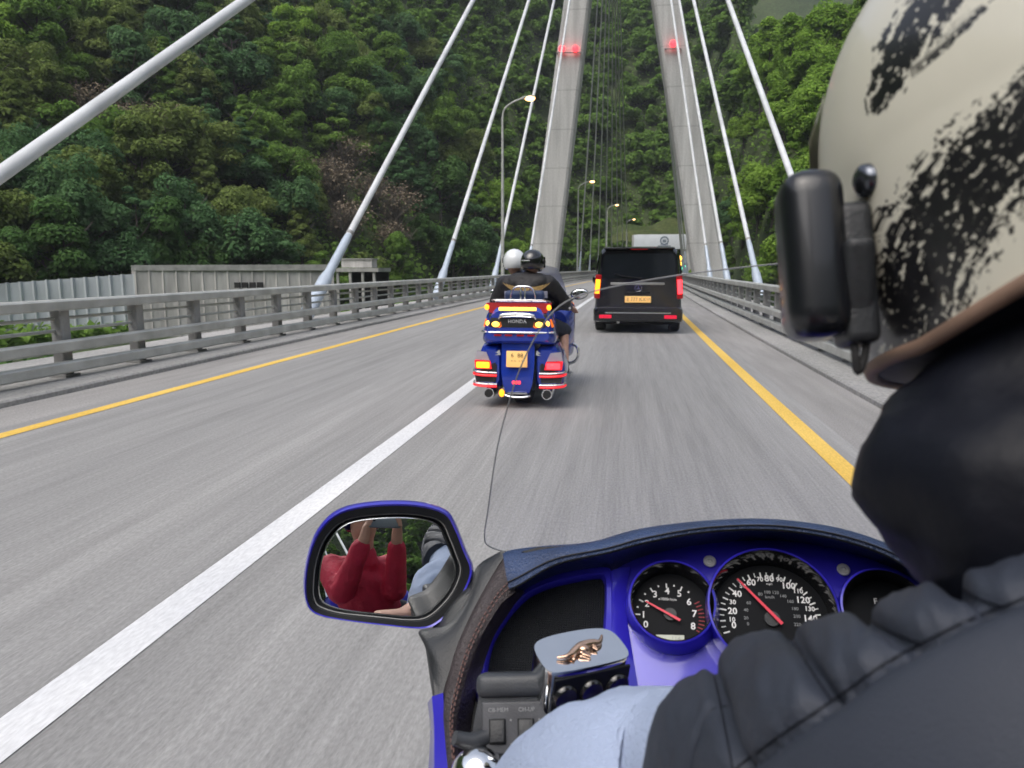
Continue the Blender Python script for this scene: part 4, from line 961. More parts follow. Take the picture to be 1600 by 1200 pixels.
for x, y in ((1109, 877), (1318, 890)):
    b = MB(); b.rings([ringc(x, y, 10.5, .0, 24), ringc(x, y, 10, .004, 24), ringc(x, y, 8.5, .005, 24), ringc(x, y, 4.5, .005, 24), ringc(x, y, 3.5, .003, 24)]); W(b, 'panel_screw', mat('screw_grey', (.55, .55, .52), .5, .1), own)
# --- leather hood
A = [(786, 868), (800, 862), (850, 855), (925, 848), (1000, 828), (1100, 815), (1200, 812), (1300, 824), (1380, 848), (1440, 878), (1520, 930)]
Bq = [(795, 920), (812, 912), (870, 880), (950, 862), (1010, 846), (1100, 830), (1200, 826), (1290, 837), (1370, 860), (1430, 892), (1510, 945)]
Cq = [(808, 938), (835, 918), (880, 900), (950, 888), (1020, 864), (1110, 848), (1205, 843), (1290, 853), (1370, 876), (1430, 905), (1510, 960)]
N_ = 60
hA = smooth_path([D(x, y, .055) for x, y in A], N_); hB = smooth_path([D(x, y, .072) for x, y in Bq], N_); hC = smooth_path([D(x, y, .002) for x, y in Cq], N_)
hd = MB(); rs = []
for a, b, c in zip(hA, hB, hC):
    fwd = (a - b).normalized()
    rs.append([a - DN * .10 + fwd * .02, a - DN * .03 + fwd * .012, a + fwd * .003, a.lerp(b, .2) + DN * .004, a.lerp(b, .6) + DN * .006, a.lerp(b, .85) + DN * .004, b, b - DN * .006 + fwd * .002, b.lerp(c, .45) + fwd * .004, c, c - DN * .03])
hd.rings(rs); W(hd, 'leather_hood', 'leather', s=60)
st = MB()
for off in (.86,):
    pts = [a.lerp(b, off) + DN * .0052 for a, b in zip(hA, hB)]; st.tube(pts, .0009, 5)
    pts = [b - DN * .002 for b in hB]; st.tube(pts, .0018, 6)
W(st, 'piping', 'dark_plastic')
tab = MB(); tab.prism([D(x, y, .062) for x, y in ((815, 862), (840, 855), (905, 853), (900, 860), (830, 866))], -DN * .006); W(tab, 'hood_tab', 'dark_plastic')
# --- brown leather strip along the left edge, dark pillar outside it
L0 = [(790, 868), (765, 905), (735, 960), (713, 1010), (700, 1055), (690, 1100), (692, 1150), (700, 1230)]
L1 = [(806, 925), (783, 944), (757, 985), (736, 1030), (722, 1080), (712, 1130), (714, 1180), (722, 1260)]
L2 = [(824, 925), (800, 960), (775, 1000), (760, 1050), (742, 1100), (735, 1150), (736, 1200), (745, 1270)]
a_ = smooth_path([D(x, y, .050) for x, y in L0], 40); b_ = smooth_path([D(x, y, .060) for x, y in L1], 40); c_ = smooth_path([D(x, y, .0) for x, y in L2], 40)
sm_ = MB(); sm_.rings([[a - DN * .05, a, a.lerp(b, .3) + DN * .006, a.lerp(b, .7) + DN * .007, b, b.lerp(c, .1) - DN * .004, b.lerp(c, .6), c, c - DN * .03] for a, b, c in zip(a_, b_, c_)]); W(sm_, 'side_trim', 'leather_b', s=60)
st = MB()
for k in range(2, 38):
    for f in (.72, .86):
        p, q_ = a_[k].lerp(b_[k], f) + DN * .0075, a_[k + 1].lerp(b_[k + 1], f) + DN * .0075; st.tube([p, p.lerp(q_, .6)], .0008, 5)
M['thread'] = mat('thread', (.16, .09, .08), .8); W(st, 'stitching', 'thread')
O0 = [(775, 872), (742, 890), (735, 930), (700, 975), (655, 985), (664, 1010), (672, 1060), (678, 1095), (676, 1140), (668, 1260)]
O1 = [(792, 866), (768, 903), (738, 958), (716, 1008), (703, 1050), (694, 1080), (690, 1110), (692, 1150), (694, 1180), (702, 1260)]
a_ = smooth_path([D(x, y, .02) for x, y in O0], 40); b_ = smooth_path([D(x, y, .048) for x, y in O1], 40)
pl = MB(); pl.rings([[a - DN * .12, a, a.lerp(b, .2) + DN * .012, a.lerp(b, .6) + DN * .014, b + DN * .003, b - DN * .1] for a, b in zip(a_, b_)]); W(pl, 'inner_fairing', 'black_plastic', s=60)
# --- outer blue fairing, seat, tank, wheels and bars: the rest of the machine
def sym(pts): return [(XB + x, y, z) for x, y, z in pts]
f = MB(); f.rings([[(XB + px_, 0 + y, pz) for px_, y_, pz in [(x, 0, z) for x, _, z in rr(hw, z0, z1, 0, rad)]] for hw, z0, z1, y, rad in ((.33, .35, .84, .74, .12), (.365, .34, .86, .92, .14), (.37, .38, .86, 1.05, .14), (.28, .45, .78, 1.38, .12), (.13, .5, .66, 1.5, .07))]); W(f, 'fairing', 'blue')
cw = MB(); cw.rings([[(XB + x, y, z) for x, _, z in rr(hw, .34, .93, 0, .1)] for hw, y in ((.30, .52), (.355, .62), (.36, .78))]); 
ft = smooth_path([D(668, 1098, .03), D(672, 1150, .03), D(665, 1260, .03)], 8); ftr = smooth_path([D(694, 1085, .05), D(697, 1150, .05), D(708, 1260, .05)], 8)
fl = MB(); fl.rings([[a - DN * .1, a, a.lerp(b, .4) + DN * .012, b + DN * .006, b - DN * .08] for a, b in zip(ft, ftr)]); W(fl, 'fairing_flank', 'blue')
lo = MB(); lo.rings([[a - DN * .02, a, b, b - DN * .02] for a, b in zip(smooth_path([D(735, 1090, .0), D(735, 1270, .0)], 4), smooth_path([D(1000, 1090, .0), D(1000, 1270, .0)], 4))]); W(lo, 'lower_panel', 'dark_plastic')
tk = MB(); tk.rings([[(XB + x, y, z) for x, _, z in rr(hw, .5, z1, 0, .1, .3)] for hw, z1, y in ((.12, .80, .2), (.17, .90, .35), (.17, .93, .55), (.13, .88, .72))]); W(tk, 'fuel_tank', 'blue')
se = MB(); se.rings([[(XB + x, y, z) for x, _, z in rr(hw, .55, z1, 0, .07)] for hw, z1, y in ((.2, .84, -.75), (.23, .86, -.45), (.22, .84, -.15), (.19, .78, -.02), (.18, .78, .2), (.1, .8, .3))]); W(se, 'seat', 'black_plastic')
for nm, y, wd, r in (('rear_wheel', -.55, .19, .33), ('front_wheel', 1.28, .13, .32)):
    tm, rm = MB(), MB(); wheel(tm, rm, (XB, y, r), r, wd, .2); o = W(tm, nm, 'rubber'); W(rm, 'rim', 'steel', o)
en = MB(); en.box((.7, .6, .42), (XB, .35, .38), bev=.09, seg=3); W(en, 'engine', 'steel')
for s in (-1, 1):
    sb_ = MB(); sb_.box((.2, .6, .4), (XB + s * .34, -.6, .45), bev=.08, seg=4); W(sb_, 'saddlebag', 'blue')
tb = MB(); tb.box((.62, .45, .4), (XB, -.95, .9), bev=.09, seg=4); W(tb, 'trunk', 'blue')
# --- handlebar, switch box, reservoir, lever
gp = P(700, 1330, .64); hb = MB(); hb.tube(smooth_path([(XB, .78, .93), P(930, 1150, .76), P(860, 1150, .74), P(780, 1240, .69), gp], 16), .0125, 12); W(hb, 'handlebar', 'chrome')
g_ = MB(); g_.tube([P(790, 1225, .69), gp, gp + (gp - P(790, 1225, .69)).normalized() * .06], .019, 16); W(g_, 'hand_grip', 'rubber')
ce = MB(); ce.ell(P(748, 1212, .70), (.026, .024, .026), 20, 12); W(ce, 'chrome_collar', 'chrome')
# frame for switch box: its face looks back and up at the rider
def frame(c, to, roll=0):
    n = (to - c).normalized(); u = Vector((0, 0, 1)).cross(n).normalized(); v = n.cross(u); q = Matrix.Rotation(roll, 3, n)
    return q @ u, q @ v, n
def rbox_frame(mb, c, u, v, n, size, bev, seg=3):
    m = Matrix((u, v, n)).transposed(); mb.box(size, c, m, bev, seg)
sc = P(822, 1127, .715); u, v, n = frame(sc, C0 + Vector((-.05, .05, -.12)), R(4))
sx = MB()
prof = [(-.0445, -.034), (.05, -.034), (.05, .026), (.046, .03), (-.04, .028), (-.0445, .022)]
rs = []
for h, k, dv in ((-.045, .9, .006), (-.004, 1.0, .0), (.0, .99, .0)): rs.append([sc + u * x * k + v * (y * k + dv) + n * h for x, y in [(p.x, p.y) for p in closed_smooth([(a, b, 0) for a, b in prof], 40)]])
sx.rings(rs); so = W(sx, 'switch_box', 'grey_plastic')
tpc = MB(); tpb = smooth_path([(-.044, .0, 0), (-.041, .026, 0), (-.03, .036, 0), (0, .040, 0), (.035, .037, 0), (.05, .028, 0)], 20)
rbox_frame(tpc, sc + v * .032 - n * .010 + u * .002, u, v, n, (.096, .022, .036), .0095, 5)
W(tpc, 'top_cover', 'grey_plastic', so, 60)
fp = MB(); rbox_frame(fp, sc + n * .001 - v * .005, u, v, n, (.082, .045, .004), .0018); W(fp, 'switch_plate', mat('switch_plate', (.07, .073, .082), .5, 0, .2, 40, .1, 500), so)
for i, x in enumerate((-.0265, -.0, .027)):
    wl_ = MB(); rbox_frame(wl_, sc + u * x - v * .008 + n * .0034, u, v, n, (.0155, .022, .002), .0008); W(wl_, 'switch_well', 'dark_plastic', so)
    s1 = MB(); m3 = Matrix((u, v, n)).transposed() @ Matrix.Rotation(R(-10), 3, 'X'); s1.box((.0135, .019, .006), sc + u * x - v * .0075 + n * .005, m3, .0015, 2); W(s1, 'rocker_switch', 'black_plastic', so)
tx = MB()
for s_, x in (('CB-MEM', -.0255), ('CH-UP', .001), ('AM', .025)): tx.text(s_, .0052, sc + u * x + v * .0105 + n * .0032, u, v)
for x in (-.0265, .0):
    for dy, sg_ in ((.001, 1), (-.018, -1)):
        o = sc + u * (x + .0125) + v * dy + n * .0033; tx.add([o + u * .0012, o - u * .0012, o + v * .002 * sg_], [(0, 1, 2)])
W(tx, 'switch_lettering', 'grey_print', so, 0)
lv = MB(); lv.tube(smooth_path([P(760, 1152, .715), P(735, 1160, .71), P(708, 1152, .70)], 8), [.009, .0085, .006], 10) if False else lv.tube([P(762, 1150, .716), P(735, 1160, .71), P(710, 1153, .705)], [.008, .0085, .0065], 10); W(lv, 'turn_lever', 'grey_plastic', so)
# chrome reservoir block with three black buttons and a gilt ornament on top
rc = P(905, 1052, .735); ru, rv, rn = frame(rc, Vector((.30, .10, rc.z - .15)), 0)
def rp(a, b, c): return rc + ru * a + rv * b + rn * c
top = closed_smooth([(-.044, .0, 0), (-.040, .022, 0), (-.02, .03, 0), (.02, .03, 0), (.040, .022, 0), (.044, 0, 0), (.040, -.018, 0), (.02, -.022, 0), (-.02, -.022, 0), (-.040, -.018, 0)], 48)
cb = MB(); cb.rings([[rp(p.x, dz, -p.y * k2) for p in top] for dz, k2 in ((-.035, 1), (.022, 1), (.0248, .985), (.0258, .95))]); ro = W(cb, 'reservoir_cover', 'chrome', s=35)
fp = MB(); rbox_frame(fp, rp(.001, -.006, .0225), ru, rv, rn, (.078, .052, .003), .0012); W(fp, 'added_dark_plate', 'dark_plastic', ro)  # dark plate added to cover the blue reflection on the chrome front
for x in (-.026, .001, .028):
    b = MB(); b.rings([[rp(x + r_ * math.cos(t_), -.001 + r_ * 1.1 * math.sin(t_), zz) for t_ in [2 * math.pi * i / 24 for i in range(24)]] for r_, zz in ((.0125, .021), (.0125, .0255), (.0105, .028), (.006, .0268), (.001, .0262))]); W(b, 'round_button', 'pod_black', ro, 50)
M['bronze'] = mat('gilt_ornament', (.75, .5, .36), .22, .95, .2, 60)
om = MB(); hp = lambda a, b, h: rp(a, .0262 + h, b)
om.tube(smooth_path([hp(-.028, .004, .002), hp(-.018, .006, .003), hp(-.008, .001, .004), hp(0, -.002, .005), hp(.012, -.004, .004), hp(.020, -.004, .003), hp(.026, -.011, .004)], 24), [.0012 + .0028 * math.sin(math.pi * i / 23) for i in range(24)], 8)
om.ell(hp(0, .002, .004), (.0065, .005, .004)); om.tube([hp(.0, .004, .003), hp(.004, .010, .002)], [.004, .0015], 8); om.tube([hp(-.008, .002, .003), hp(-.014, .010, .002)], [.0025, .001], 6); om.tube([hp(.01, -.003, .004), hp(.014, .004, .002)], [.0025, .001], 6)
W(om, 'ornament', 'bronze', ro, 60)
# --- left mirror
MC = P(607, 884, .95)
MN = ((C0 + Vector((.018, 0, -.128))) - MC).normalized()
MU = Vector((0, 0, 1)).cross(MN).normalized(); MU = MU if MU.x > 0 else -MU
MV = MN.cross(MU); MV = MV if MV.z > 0 else -MV
def mp_(x, y, h=0.): return onPlane(x, y, MC + MN * h, MN)
outer = [(474, 915), (480, 870), (497, 827), (530, 797), (585, 785), (650, 785), (695, 797), (712, 818), (728, 858), (740, 888), (733, 915), (715, 945), (690, 972), (665, 983), (610, 979), (545, 971), (500, 963), (480, 948)]
inner = [(487, 918), (492, 876), (508, 838), (538, 812), (590, 803), (650, 803), (690, 814), (705, 842), (716, 870), (722, 892), (712, 922), (692, 948), (668, 967), (640, 971), (585, 966), (530, 960), (498, 950), (489, 938)]
oo = closed_smooth([mp_(x, y) for x, y in outer], 72); ii = closed_smooth([mp_(x, y) for x, y in inner], 72); mc = sum(oo, Vector()) / 72
sh = lambda P_, k, h: [mc + (p - mc) * k + MN * h for p in P_]
mh = MB(); mh.rings([[a.lerp(b, .62) + MN * .003 for a, b in zip(ii, oo)], [a.lerp(b, .8) + MN * .005 for a, b in zip(ii, oo)], oo, sh(oo, 1.015, -.012), sh(oo, 1.0, -.035), sh(oo, .86, -.07), sh(oo, .6, -.09), sh(oo, .1, -.097)], False)
mo = W(mh, 'mirror', 'blue', s=60)
bz = MB(); bz.rings([[a.lerp(b, .64) + MN * .0035 for a, b in zip(ii, oo)], [p + MN * .002 for p in ii], sh(ii, .985, -.008), sh(ii, .94, -.009)], False); W(bz, 'mirror_bezel', 'dark_plastic', mo, 50)
RM = 1.05; gl = MB(); rs = []
ic = sum(ii, Vector()) / 72
for k in [i / 14 for i in range(14, 0, -1)] + [.004]:
    ring = []
    for p in ii:
        q_ = ic + (p - ic) * k * .975; d2 = (q_ - MC).length_squared; ring.append(q_ + MN * (-.005 - d2 / (2 * RM)))
    rs.append(ring)
gl.rings(rs, True); M['mirror'] = mat('mirror_silver', (.82, .84, .84), .0, 1); W(gl, 'mirror_glass', 'mirror', mo, 180)
rmt = MB(); rmt.tube([p + MN * .001 for p in closed_smooth([p for p in sh(ii, .985, -.006)], 72)] + [sh(ii, .985, -.005)[0]], .0008, 6); W(rmt, 'glass_rim', 'galv_post', mo)
sk = MB(); a1, b1 = mp_(722, 905, -.02), mp_(672, 975, -.02); e1, e2 = D(772, 900, -.01), D(700, 1010, -.01)
sk.rings([[a1, a1.lerp(b1, .5) + MN * .012, b1, b1 - MN * .05, a1 - MN * .05], [a1.lerp(e1, .5), a1.lerp(b1, .5).lerp(e1.lerp(e2, .5), .5) + MN * .012, b1.lerp(e2, .5), b1.lerp(e2, .5) - MN * .05, a1.lerp(e1, .5) - MN * .05], [e1, e1.lerp(e2, .5) + MN * .01, e2, e2 - MN * .05, e1 - MN * .05]]); W(sk, 'mirror_stalk', 'black_plastic', mo, 60)
# right mirror (hidden by the driver from here)
rm = MB(); rm.ell((XB + .47, MC.y, MC.z), (.13, .06, .09), 24, 14); W(rm, 'mirror', 'blue')
# --- windscreen: a real curved sheet in front of the dash
def gY(x, z): return 1.17 - .62 * (z - 1.0) - 1.1 * (x - XB) ** 2
def wsp(px, py):
    Y = 1.0
    for _ in range(25):
        p = onY(px, py, Y); Y = .5 * Y + .5 * gY(p.x, p.z)
    return onY(px, py, Y)
edgeL = smooth_path([wsp(*q_) for q_ in ((905, 862), (830, 863), (790, 862), (762, 852), (757, 835), (762, 800), (775, 710), (792, 640), (815, 570), (850, 505), (885, 471), (940, 452), (1040, 433), (1140, 420), (1215, 412))], 60)
xm = edgeL[-1].x
xc_ = XB
rows = []
for p in edgeL:
    rr_ = []
    for j in range(25):
        t_ = j / 24; x = p.x + (2 * xc_ - 2 * p.x) * t_; rr_.append(Vector((x, gY(x, p.z), p.z)))
    rows.append(rr_)
wsm = MB(); wsm.rings(rows, False, False); wso = W(wsm, 'windscreen', 'screen_glass', s=180)
we = MB(); we.tube(edgeL, .001, 6); we.tube([Vector((2 * xc_ - p.x, p.y, p.z)) for p in edgeL], .001, 6)
top_ = rows[-1]; we.tube(top_, .0022, 8); M['edge'] = glass_thin('acrylic_edge', .3, tint=(.6, .62, .63)); W(we, 'screen_edge', 'edge', wso)
# ================================================================== DRIVER IN FRONT OF THE CAMERA
drv = thing('person', 'driver in front of the camera in a cream helmet and dark quilted jacket', 'person', (.26, .3, .78))
Dv = lambda mb, nm, m, p=drv, s=60: mb.build(nm, m, p, s)
V = Vector
hc = P(1690, 200, .42)
M['quilt'] = mat('quilted_jacket', (.025, .031, .047), .6, 0, .12, 9, .2, 900)
M['hood_black'] = mat('hood_nylon', (.005, .006, .011), .5, 0, .3, 10, .06, 60, spec=.22)
M['cuff'] = mat('light_sleeve', (.37, .44, .6), .9, 0, .1, 12, .35, 300)
sh_l = P(1470, 1275, .335); el_mid = P(1180, 1262, .46); wr = P(880, 1285, .585); hand = gp + V((.005, -.005, .022))
neck = V((.27, .40, 1.34)); chest = V((.27, .37, 1.13)); hip = V((.22, .16, .86))
b = MB(); b.cap(hip, .13, chest, .13); b.cap(neck - V((0, 0, .06)), .06, hc, .065); b.ell(hc + V((0, .01, -.01)), (.08, .1, .125)); b.ell(hc + V((-.02, .11, -.03)), (.018, .022, .028))
for s, sh_, el, ha in ((-1, sh_l, el_mid, hand), (1, V((.47, .33, 1.2)), V((.56, .48, 1.02)), V((.56, .62, .98)))):
    b.cap(chest + V((s * .08, 0, .0)), .07, sh_ + V((0, 0, -.03)), .05); b.cap(sh_ + V((0, 0, -.03)), .045, el, .04); b.cap(el, .045, wr if s < 0 else ha, .032); b.cap(wr if s < 0 else ha, .032, ha, .032)
    for f in range(4): a_ = ha + V((s * (.005 + .021 * f), .03, .018)); b.cap(a_ - V((s * .0, .035, -.004)), .011, a_, .0105, 8); b.cap(a_, .0105, a_ + V((0, .012, -.028 - .002 * f)), .009, 8)
    b.cap(ha + V((-s * .02, -.02, 0)), .013, ha + V((-s * .035, .02, -.01)), .01, 8)
    b.cap(hip + V((s * .09, 0, -.02)), .1, V((.19 + s * .26, .45, .72)), .07); b.cap(V((.19 + s * .26, .45, .72)), .065, V((.19 + s * .3, .4, .3)), .04); b.cap(V((.19 + s * .3, .36, .27)), .04, V((.19 + s * .3, .55, .25)), .035)
Dv(remesh(b, .009, 4), 'body', 'skin')
t = MB()
for s in (-1, 1): t.cap(hip, .15, hip + V((s * .1, .06, -.02)), .12); t.cap(hip + V((s * .09, 0, -.02)), .115, V((.19 + s * .26, .45, .72)), .085); t.cap(V((.19 + s * .26, .45, .72)), .08, V((.19 + s * .3, .38, .36)), .06)
Dv(wrinkle(remesh(t, .014, 4), .008, 8), 'trousers', 'jeans')
# quilted sleeve: one swept surface; padding swells between the cross seams and stops at the long seam
NS, nA = 300, 150
ax = smooth_path([P(1950, 1240, .30), P(1690, 1250, .30), sh_l, P(1350, 1266, .39), P(1265, 1262, .425), P(1205, 1262, .452)], NS)
r_ax = [np.interp(i / (NS - 1), [0, .16, .33, .5, .66, .83, .97, 1], [.098, .092, .088, .089, .091, .090, .086, .081]) for i in range(NS)]
SEAMS = [[(1085, 930), (1104, 1010), (1125, 1100), (1146, 1205)], [(1190, 900), (1228, 978), (1262, 1040), (1298, 1095)], [(1280, 860), (1335, 945), (1390, 985), (1440, 1005)], [(1400, 830), (1470, 895), (1530, 935), (1570, 948)]]
LONG = [(1100, 1260), (1146, 1205), (1220, 1148), (1300, 1095), (1370, 1045), (1440, 1005), (1520, 966), (1620, 928), (1760, 880)]
def pdist(p, pts):
    best = (1e9, 0)
    for (x0, y0), (x1, y1) in zip(pts[:-1], pts[1:]):
        dx, dy = x1 - x0, y1 - y0; t_ = max(0, min(1, ((p[0] - x0) * dx + (p[1] - y0) * dy) / (dx * dx + dy * dy))); ex, ey = p[0] - x0 - dx * t_, p[1] - y0 - dy * t_; d_ = math.hypot(ex, ey)
        if d_ < best[0]: best = (d_, dx * ey - dy * ex)
    return best
rs = []
for i in range(NS):
    t_ = (ax[min(i + 1, NS - 1)] - ax[max(i - 1, 0)]).normalized(); a_ = (UP - t_ * UP.dot(t_)).normalized(); b2 = t_.cross(a_); ring = []
    for j in range(nA):
        th = 2 * math.pi * j / nA; d0 = a_ * math.cos(th) + b2 * math.sin(th); p = ax[i] + d0 * r_ax[i]
        x, y, z = proj(p); dl, sg_ = pdist((x, y), LONG); above = sg_ < 0
        face = d0.dot((C0 - p).normalized()); m_ = max(0., min(1., (face + .55) / .3))
        q = 0
        if above:
            dc = min(pdist((x, y), sm)[0] for sm in SEAMS); k_ = z / .45
            q -= .0085 * math.exp(-(dc * k_ / 8) ** 2) + .0055 * math.exp(-(dc * k_ / 34) ** 2)
            q += .004 * min(1, dl / 40)
            q += .0022 * mnoise.noise(Vector((x * .03, y * .012, 4))) + .0012 * mnoise.noise(Vector((x * .07, y * .03, 8)))
        q -= .0055 * math.exp(-(dl / 11) ** 2)
        q += .0035 * mnoise.noise(Vector((p.x * 16, p.y * 16, p.z * 16))) 
        ring.append(ax[i] + d0 * (r_ax[i] + q * m_))
    rs.append(ring)
sl_ = MB(); sl_.rings(rs); slo = Dv(sl_, 'quilted_sleeve', 'quilt', s=180)
from mathutils.bvhtree import BVHTree
bv = BVHTree.FromPolygons([Vector(p) for p in sl_.v], sl_.f); stc = MB()
for pl_ in SEAMS + [LONG]:
    pts = []
    for q in smooth_path([(x, y, 0) for x, y in pl_], 70):
        h_ = bv.ray_cast(C0, ray(q.x, q.y).normalized())
        if h_[0] and (not pts or (h_[0] - pts[-1]).length < .05): pts.append(h_[0] + h_[1] * (.0003 if h_[1].dot(C0 - h_[0]) > 0 else -.0003))
    if len(pts) > 3: stc.tube(pts, .00045, 5)
Dv(stc, 'quilt_seam_shade', 'hood_black', slo, 180)  # dark stitching cord, added to darken the grooves like shade
j = MB(); j.cap(hip + V((.02, .03, .03)), .17, chest + V((.03, .04, -.06)), .17); j.cap(chest + V((-.03, .02, .02)), .10, chest + V((.15, 0, .02)), .10); j.cap(neck + V((0, .0, -.16)), .11, neck + V((0, 0, -.1)), .09)
j.cap(V((.47, .33, 1.2)), .1, V((.56, .48, 1.02)), .085); j.cap(V((.56, .48, 1.02)), .085, V((.56, .60, .98)), .06); j.cap(chest + V((.1, 0, .05)), .11, V((.47, .33, 1.2)), .1)
Dv(wrinkle(remesh(j, .012, 5), .008, 9), 'jacket', 'quilt')
# light under-sleeve from the quilted cuff to the wrist
cx = smooth_path([P(1240, 1262, .438), P(1090, 1264, .525), P(960, 1268, .555), wr, P(800, 1310, .61), hand], 60)
rs = []
for i, p in enumerate(cx):
    t_ = (cx[min(i + 1, 59)] - cx[max(i - 1, 0)]).normalized(); a_ = (UP - t_ * UP.dot(t_)).normalized(); b2 = t_.cross(a_)
    r0 = np.interp(i / 59, [0, .2, .36, .55, .8, 1], [.072, .078, .082, .072, .05, .04])
    rs.append([p + (a_ * math.cos(q) + b2 * math.sin(q)) * (r0 + .006 * mnoise.noise(Vector((i * .12, 2 * math.cos(q), 2 * math.sin(q)))) + .0018 * mnoise.noise(Vector((i * .35, 4 * math.cos(q), 4 * math.sin(q))))) for q in [2 * math.pi * k / 48 for k in range(48)]])
m_ = MB(); m_.rings(rs[:50]); Dv(m_, 'light_sleeve', 'cuff', s=180)
# bunched hood round the neck
h = MB()
nc = V((.295, .40, 1.318))
ringp = []
for i in range(20):
    a = 2 * math.pi * i / 20; p = nc + V((.105 * math.cos(a), .10 * math.sin(a), .012 * math.sin(a + 1))); ringp.append(p)
for i in range(20): h.cap(ringp[i], .05 + .006 * math.sin(i * 1.9), ringp[(i + 1) % 20], .05 + .006 * math.sin((i + 1) * 1.9))
h.cap(nc + V((-.02, -.1, .0)), .075, nc + V((.1, -.12, -.03)), .08); h.cap(nc + V((.02, 0, -.06)), .075, nc, .09)
h.cap(P(1512, 738, .385), .042, P(1600, 690, .37), .05); h.cap(P(1520, 695, .39), .040, P(1640, 620, .37), .045); h.cap(P(1478, 765, .38), .041, P(1600, 790, .35), .05)
hq = wrinkle(remesh(h, .007, 5), .013, 5.5, (1, 1, 2.0)); hq = wrinkle(hq, .0045, 17, (1, 1, 1.8)); Dv(hq, 'hood', 'hood_black')
# helmet: cream open-face shell with worn black brush pattern
def helmet_mat():
    m = mat('cream_helmet', (.64, .62, .52), .3, 0, .06, 8, coat=.4); t = m.node_tree; L = t.links.new; b = t.nodes['Principled BSDF']; src = b.inputs['Base Color'].links[0].from_socket
    def att(n):
        q = t.nodes.new('ShaderNodeAttribute'); q.attribute_name = n; return q
    def math_(op, x, y):
        q = t.nodes.new('ShaderNodeMath'); q.operation = op
        for i, z in enumerate((x, y)):
            if isinstance(z, (int, float)): q.inputs[i].default_value = z
            else: L(z, q.inputs[i])
        return q.outputs[0]
    fac = att('decal').outputs['Fac']; uv = att('stroke').outputs['Vector']; acc = fac
    for sc, wt, rot in (((1.5, 9, 1), .42, 0), ((5, 8, 1), .5, .25), ((11, 22, 1), .28, 0)):
        mp = t.nodes.new('ShaderNodeMapping'); mp.inputs['Scale'].default_value = sc; mp.inputs['Rotation'].default_value = (0, 0, rot); L(uv, mp.inputs[0])
        n = t.nodes.new('ShaderNodeTexNoise'); n.noise_dimensions = '2D'; n.inputs['Scale'].default_value = 1; n.inputs['Detail'].default_value = 3; n.inputs['Roughness'].default_value = .6; L(mp.outputs[0], n.inputs['Vector'])
        acc = math_('ADD', acc, math_('MULTIPLY', math_('SUBTRACT', n.outputs['Fac'], .5), wt * 2))
    r = t.nodes.new('ShaderNodeValToRGB'); r.color_ramp.elements[0].position = .46; r.color_ramp.elements[1].position = .56; r.color_ramp.elements[0].color = (0, 0, 0, 1); r.color_ramp.elements[1].color = (1, 1, 1, 1)
    L(acc, r.inputs[0])
    mx = t.nodes.new('ShaderNodeMix'); mx.data_type = 'RGBA'; L(r.outputs[0], mx.inputs['Factor']); L(src, mx.inputs['A']); mx.inputs['B'].default_value = (.012, .012, .014, 1); L(mx.outputs['Result'], b.inputs['Base Color'])
    return m
M['cream'] = helmet_mat()
# helmet axes: looks forward and a little to the left, tipped down
HY = R(14); HPt = R(-20)
HM = Euler((HPt, 0, HY)).to_matrix()
hr = (.128, .15, .142)
hm = MB(); rs = []; nA, nK = 120, 90
def hpt(a, z):
    q = math.sqrt(max(.0003, 1 - abs(z) ** 2.2)) if z > -.15 else math.sqrt(1 - .15 ** 2.2) * (1 - .16 * ((-.15 - z) / .85) ** 1.6)
    y = math.sin(a); return hc + HM @ V((hr[0] * q * math.cos(a), hr[1] * q * y * (1.0 if y < 0 else 1.02), hr[2] * z))
def cutz(a):                                                         # lower edge: high at the nape, low at the jaw
    y = math.sin(a); return -.86 + .04 * max(0, y) + .28 * max(0, -y) ** 1.5
for i in range(nK + 1):
    u_ = i / nK; rs.append([hpt(a, 1 - (1 - cutz(a)) * u_) for a in [2 * math.pi * j / nA for j in range(nA)]])
lowr = rs[-1]
hm.rings(rs + [[p + (hc + HM @ V((0, 0, -.12)) - p) * .1 for p in lowr], [p + (hc + HM @ V((0, 0, -.12)) - p) * .12 + HM @ V((0, 0, .05)) for p in lowr]], True)
ho = Dv(hm, 'helmet', 'cream', s=180)
def segd(p, pts):
    bst = (1e9, 0, 0); run = 0
    for a, b in zip(pts[:-1], pts[1:]):
        ab = (b[0] - a[0], b[1] - a[1]); ln = math.hypot(*ab); tr_ = ((p[0] - a[0]) * ab[0] + (p[1] - a[1]) * ab[1]) / ln ** 2; t_ = max(0, min(1, tr_)); w0 = a[2] + (b[2] - a[2]) * t_
        dx, dy = p[0] - a[0] - ab[0] * t_, p[1] - a[1] - ab[1] * t_; d_ = math.hypot(dx, dy) / w0
        if d_ < bst[0]: bst = (d_, (run + ln * t_) / 100, math.copysign(d_ * w0, ab[0] * dy - ab[1] * dx) / 100)
        run += ln
    return bst
dec = []; stv = []
S1 = [(1680, 100, 50), (1620, 165, 66), (1570, 235, 84), (1510, 300, 96), (1455, 385, 98), (1420, 480, 92), (1400, 570, 84), (1400, 660, 70)]; S2 = [(1500, -50, 40), (1480, -20, 42), (1430, 40, 46), (1398, 100, 38), (1368, 165, 20)]; S3 = [(1560, -10, 9), (1500, 50, 12), (1440, 105, 8)]
for v_ in ho.data.vertices:
    p = v_.co + drv.location; x, y, z = proj(p)
    nrm = (p - hc).normalized()
    cands = [segd((x, y), S1), segd((x, y), S2)]; q3 = segd((x, y), S3); cands.append((q3[0] + .25, q3[1] + 9, q3[2]))
    d_, u_, w_ = min(cands)
    stv += [u_, w_, 0.0]
    dec.append(-1.0 if nrm.dot((C0 - p).normalized()) < -.15 else max(-1.0, .72 - .55 * max(0, d_ - .3) ** 1.3 - (1.5 * max(0, d_ - 1.05))))
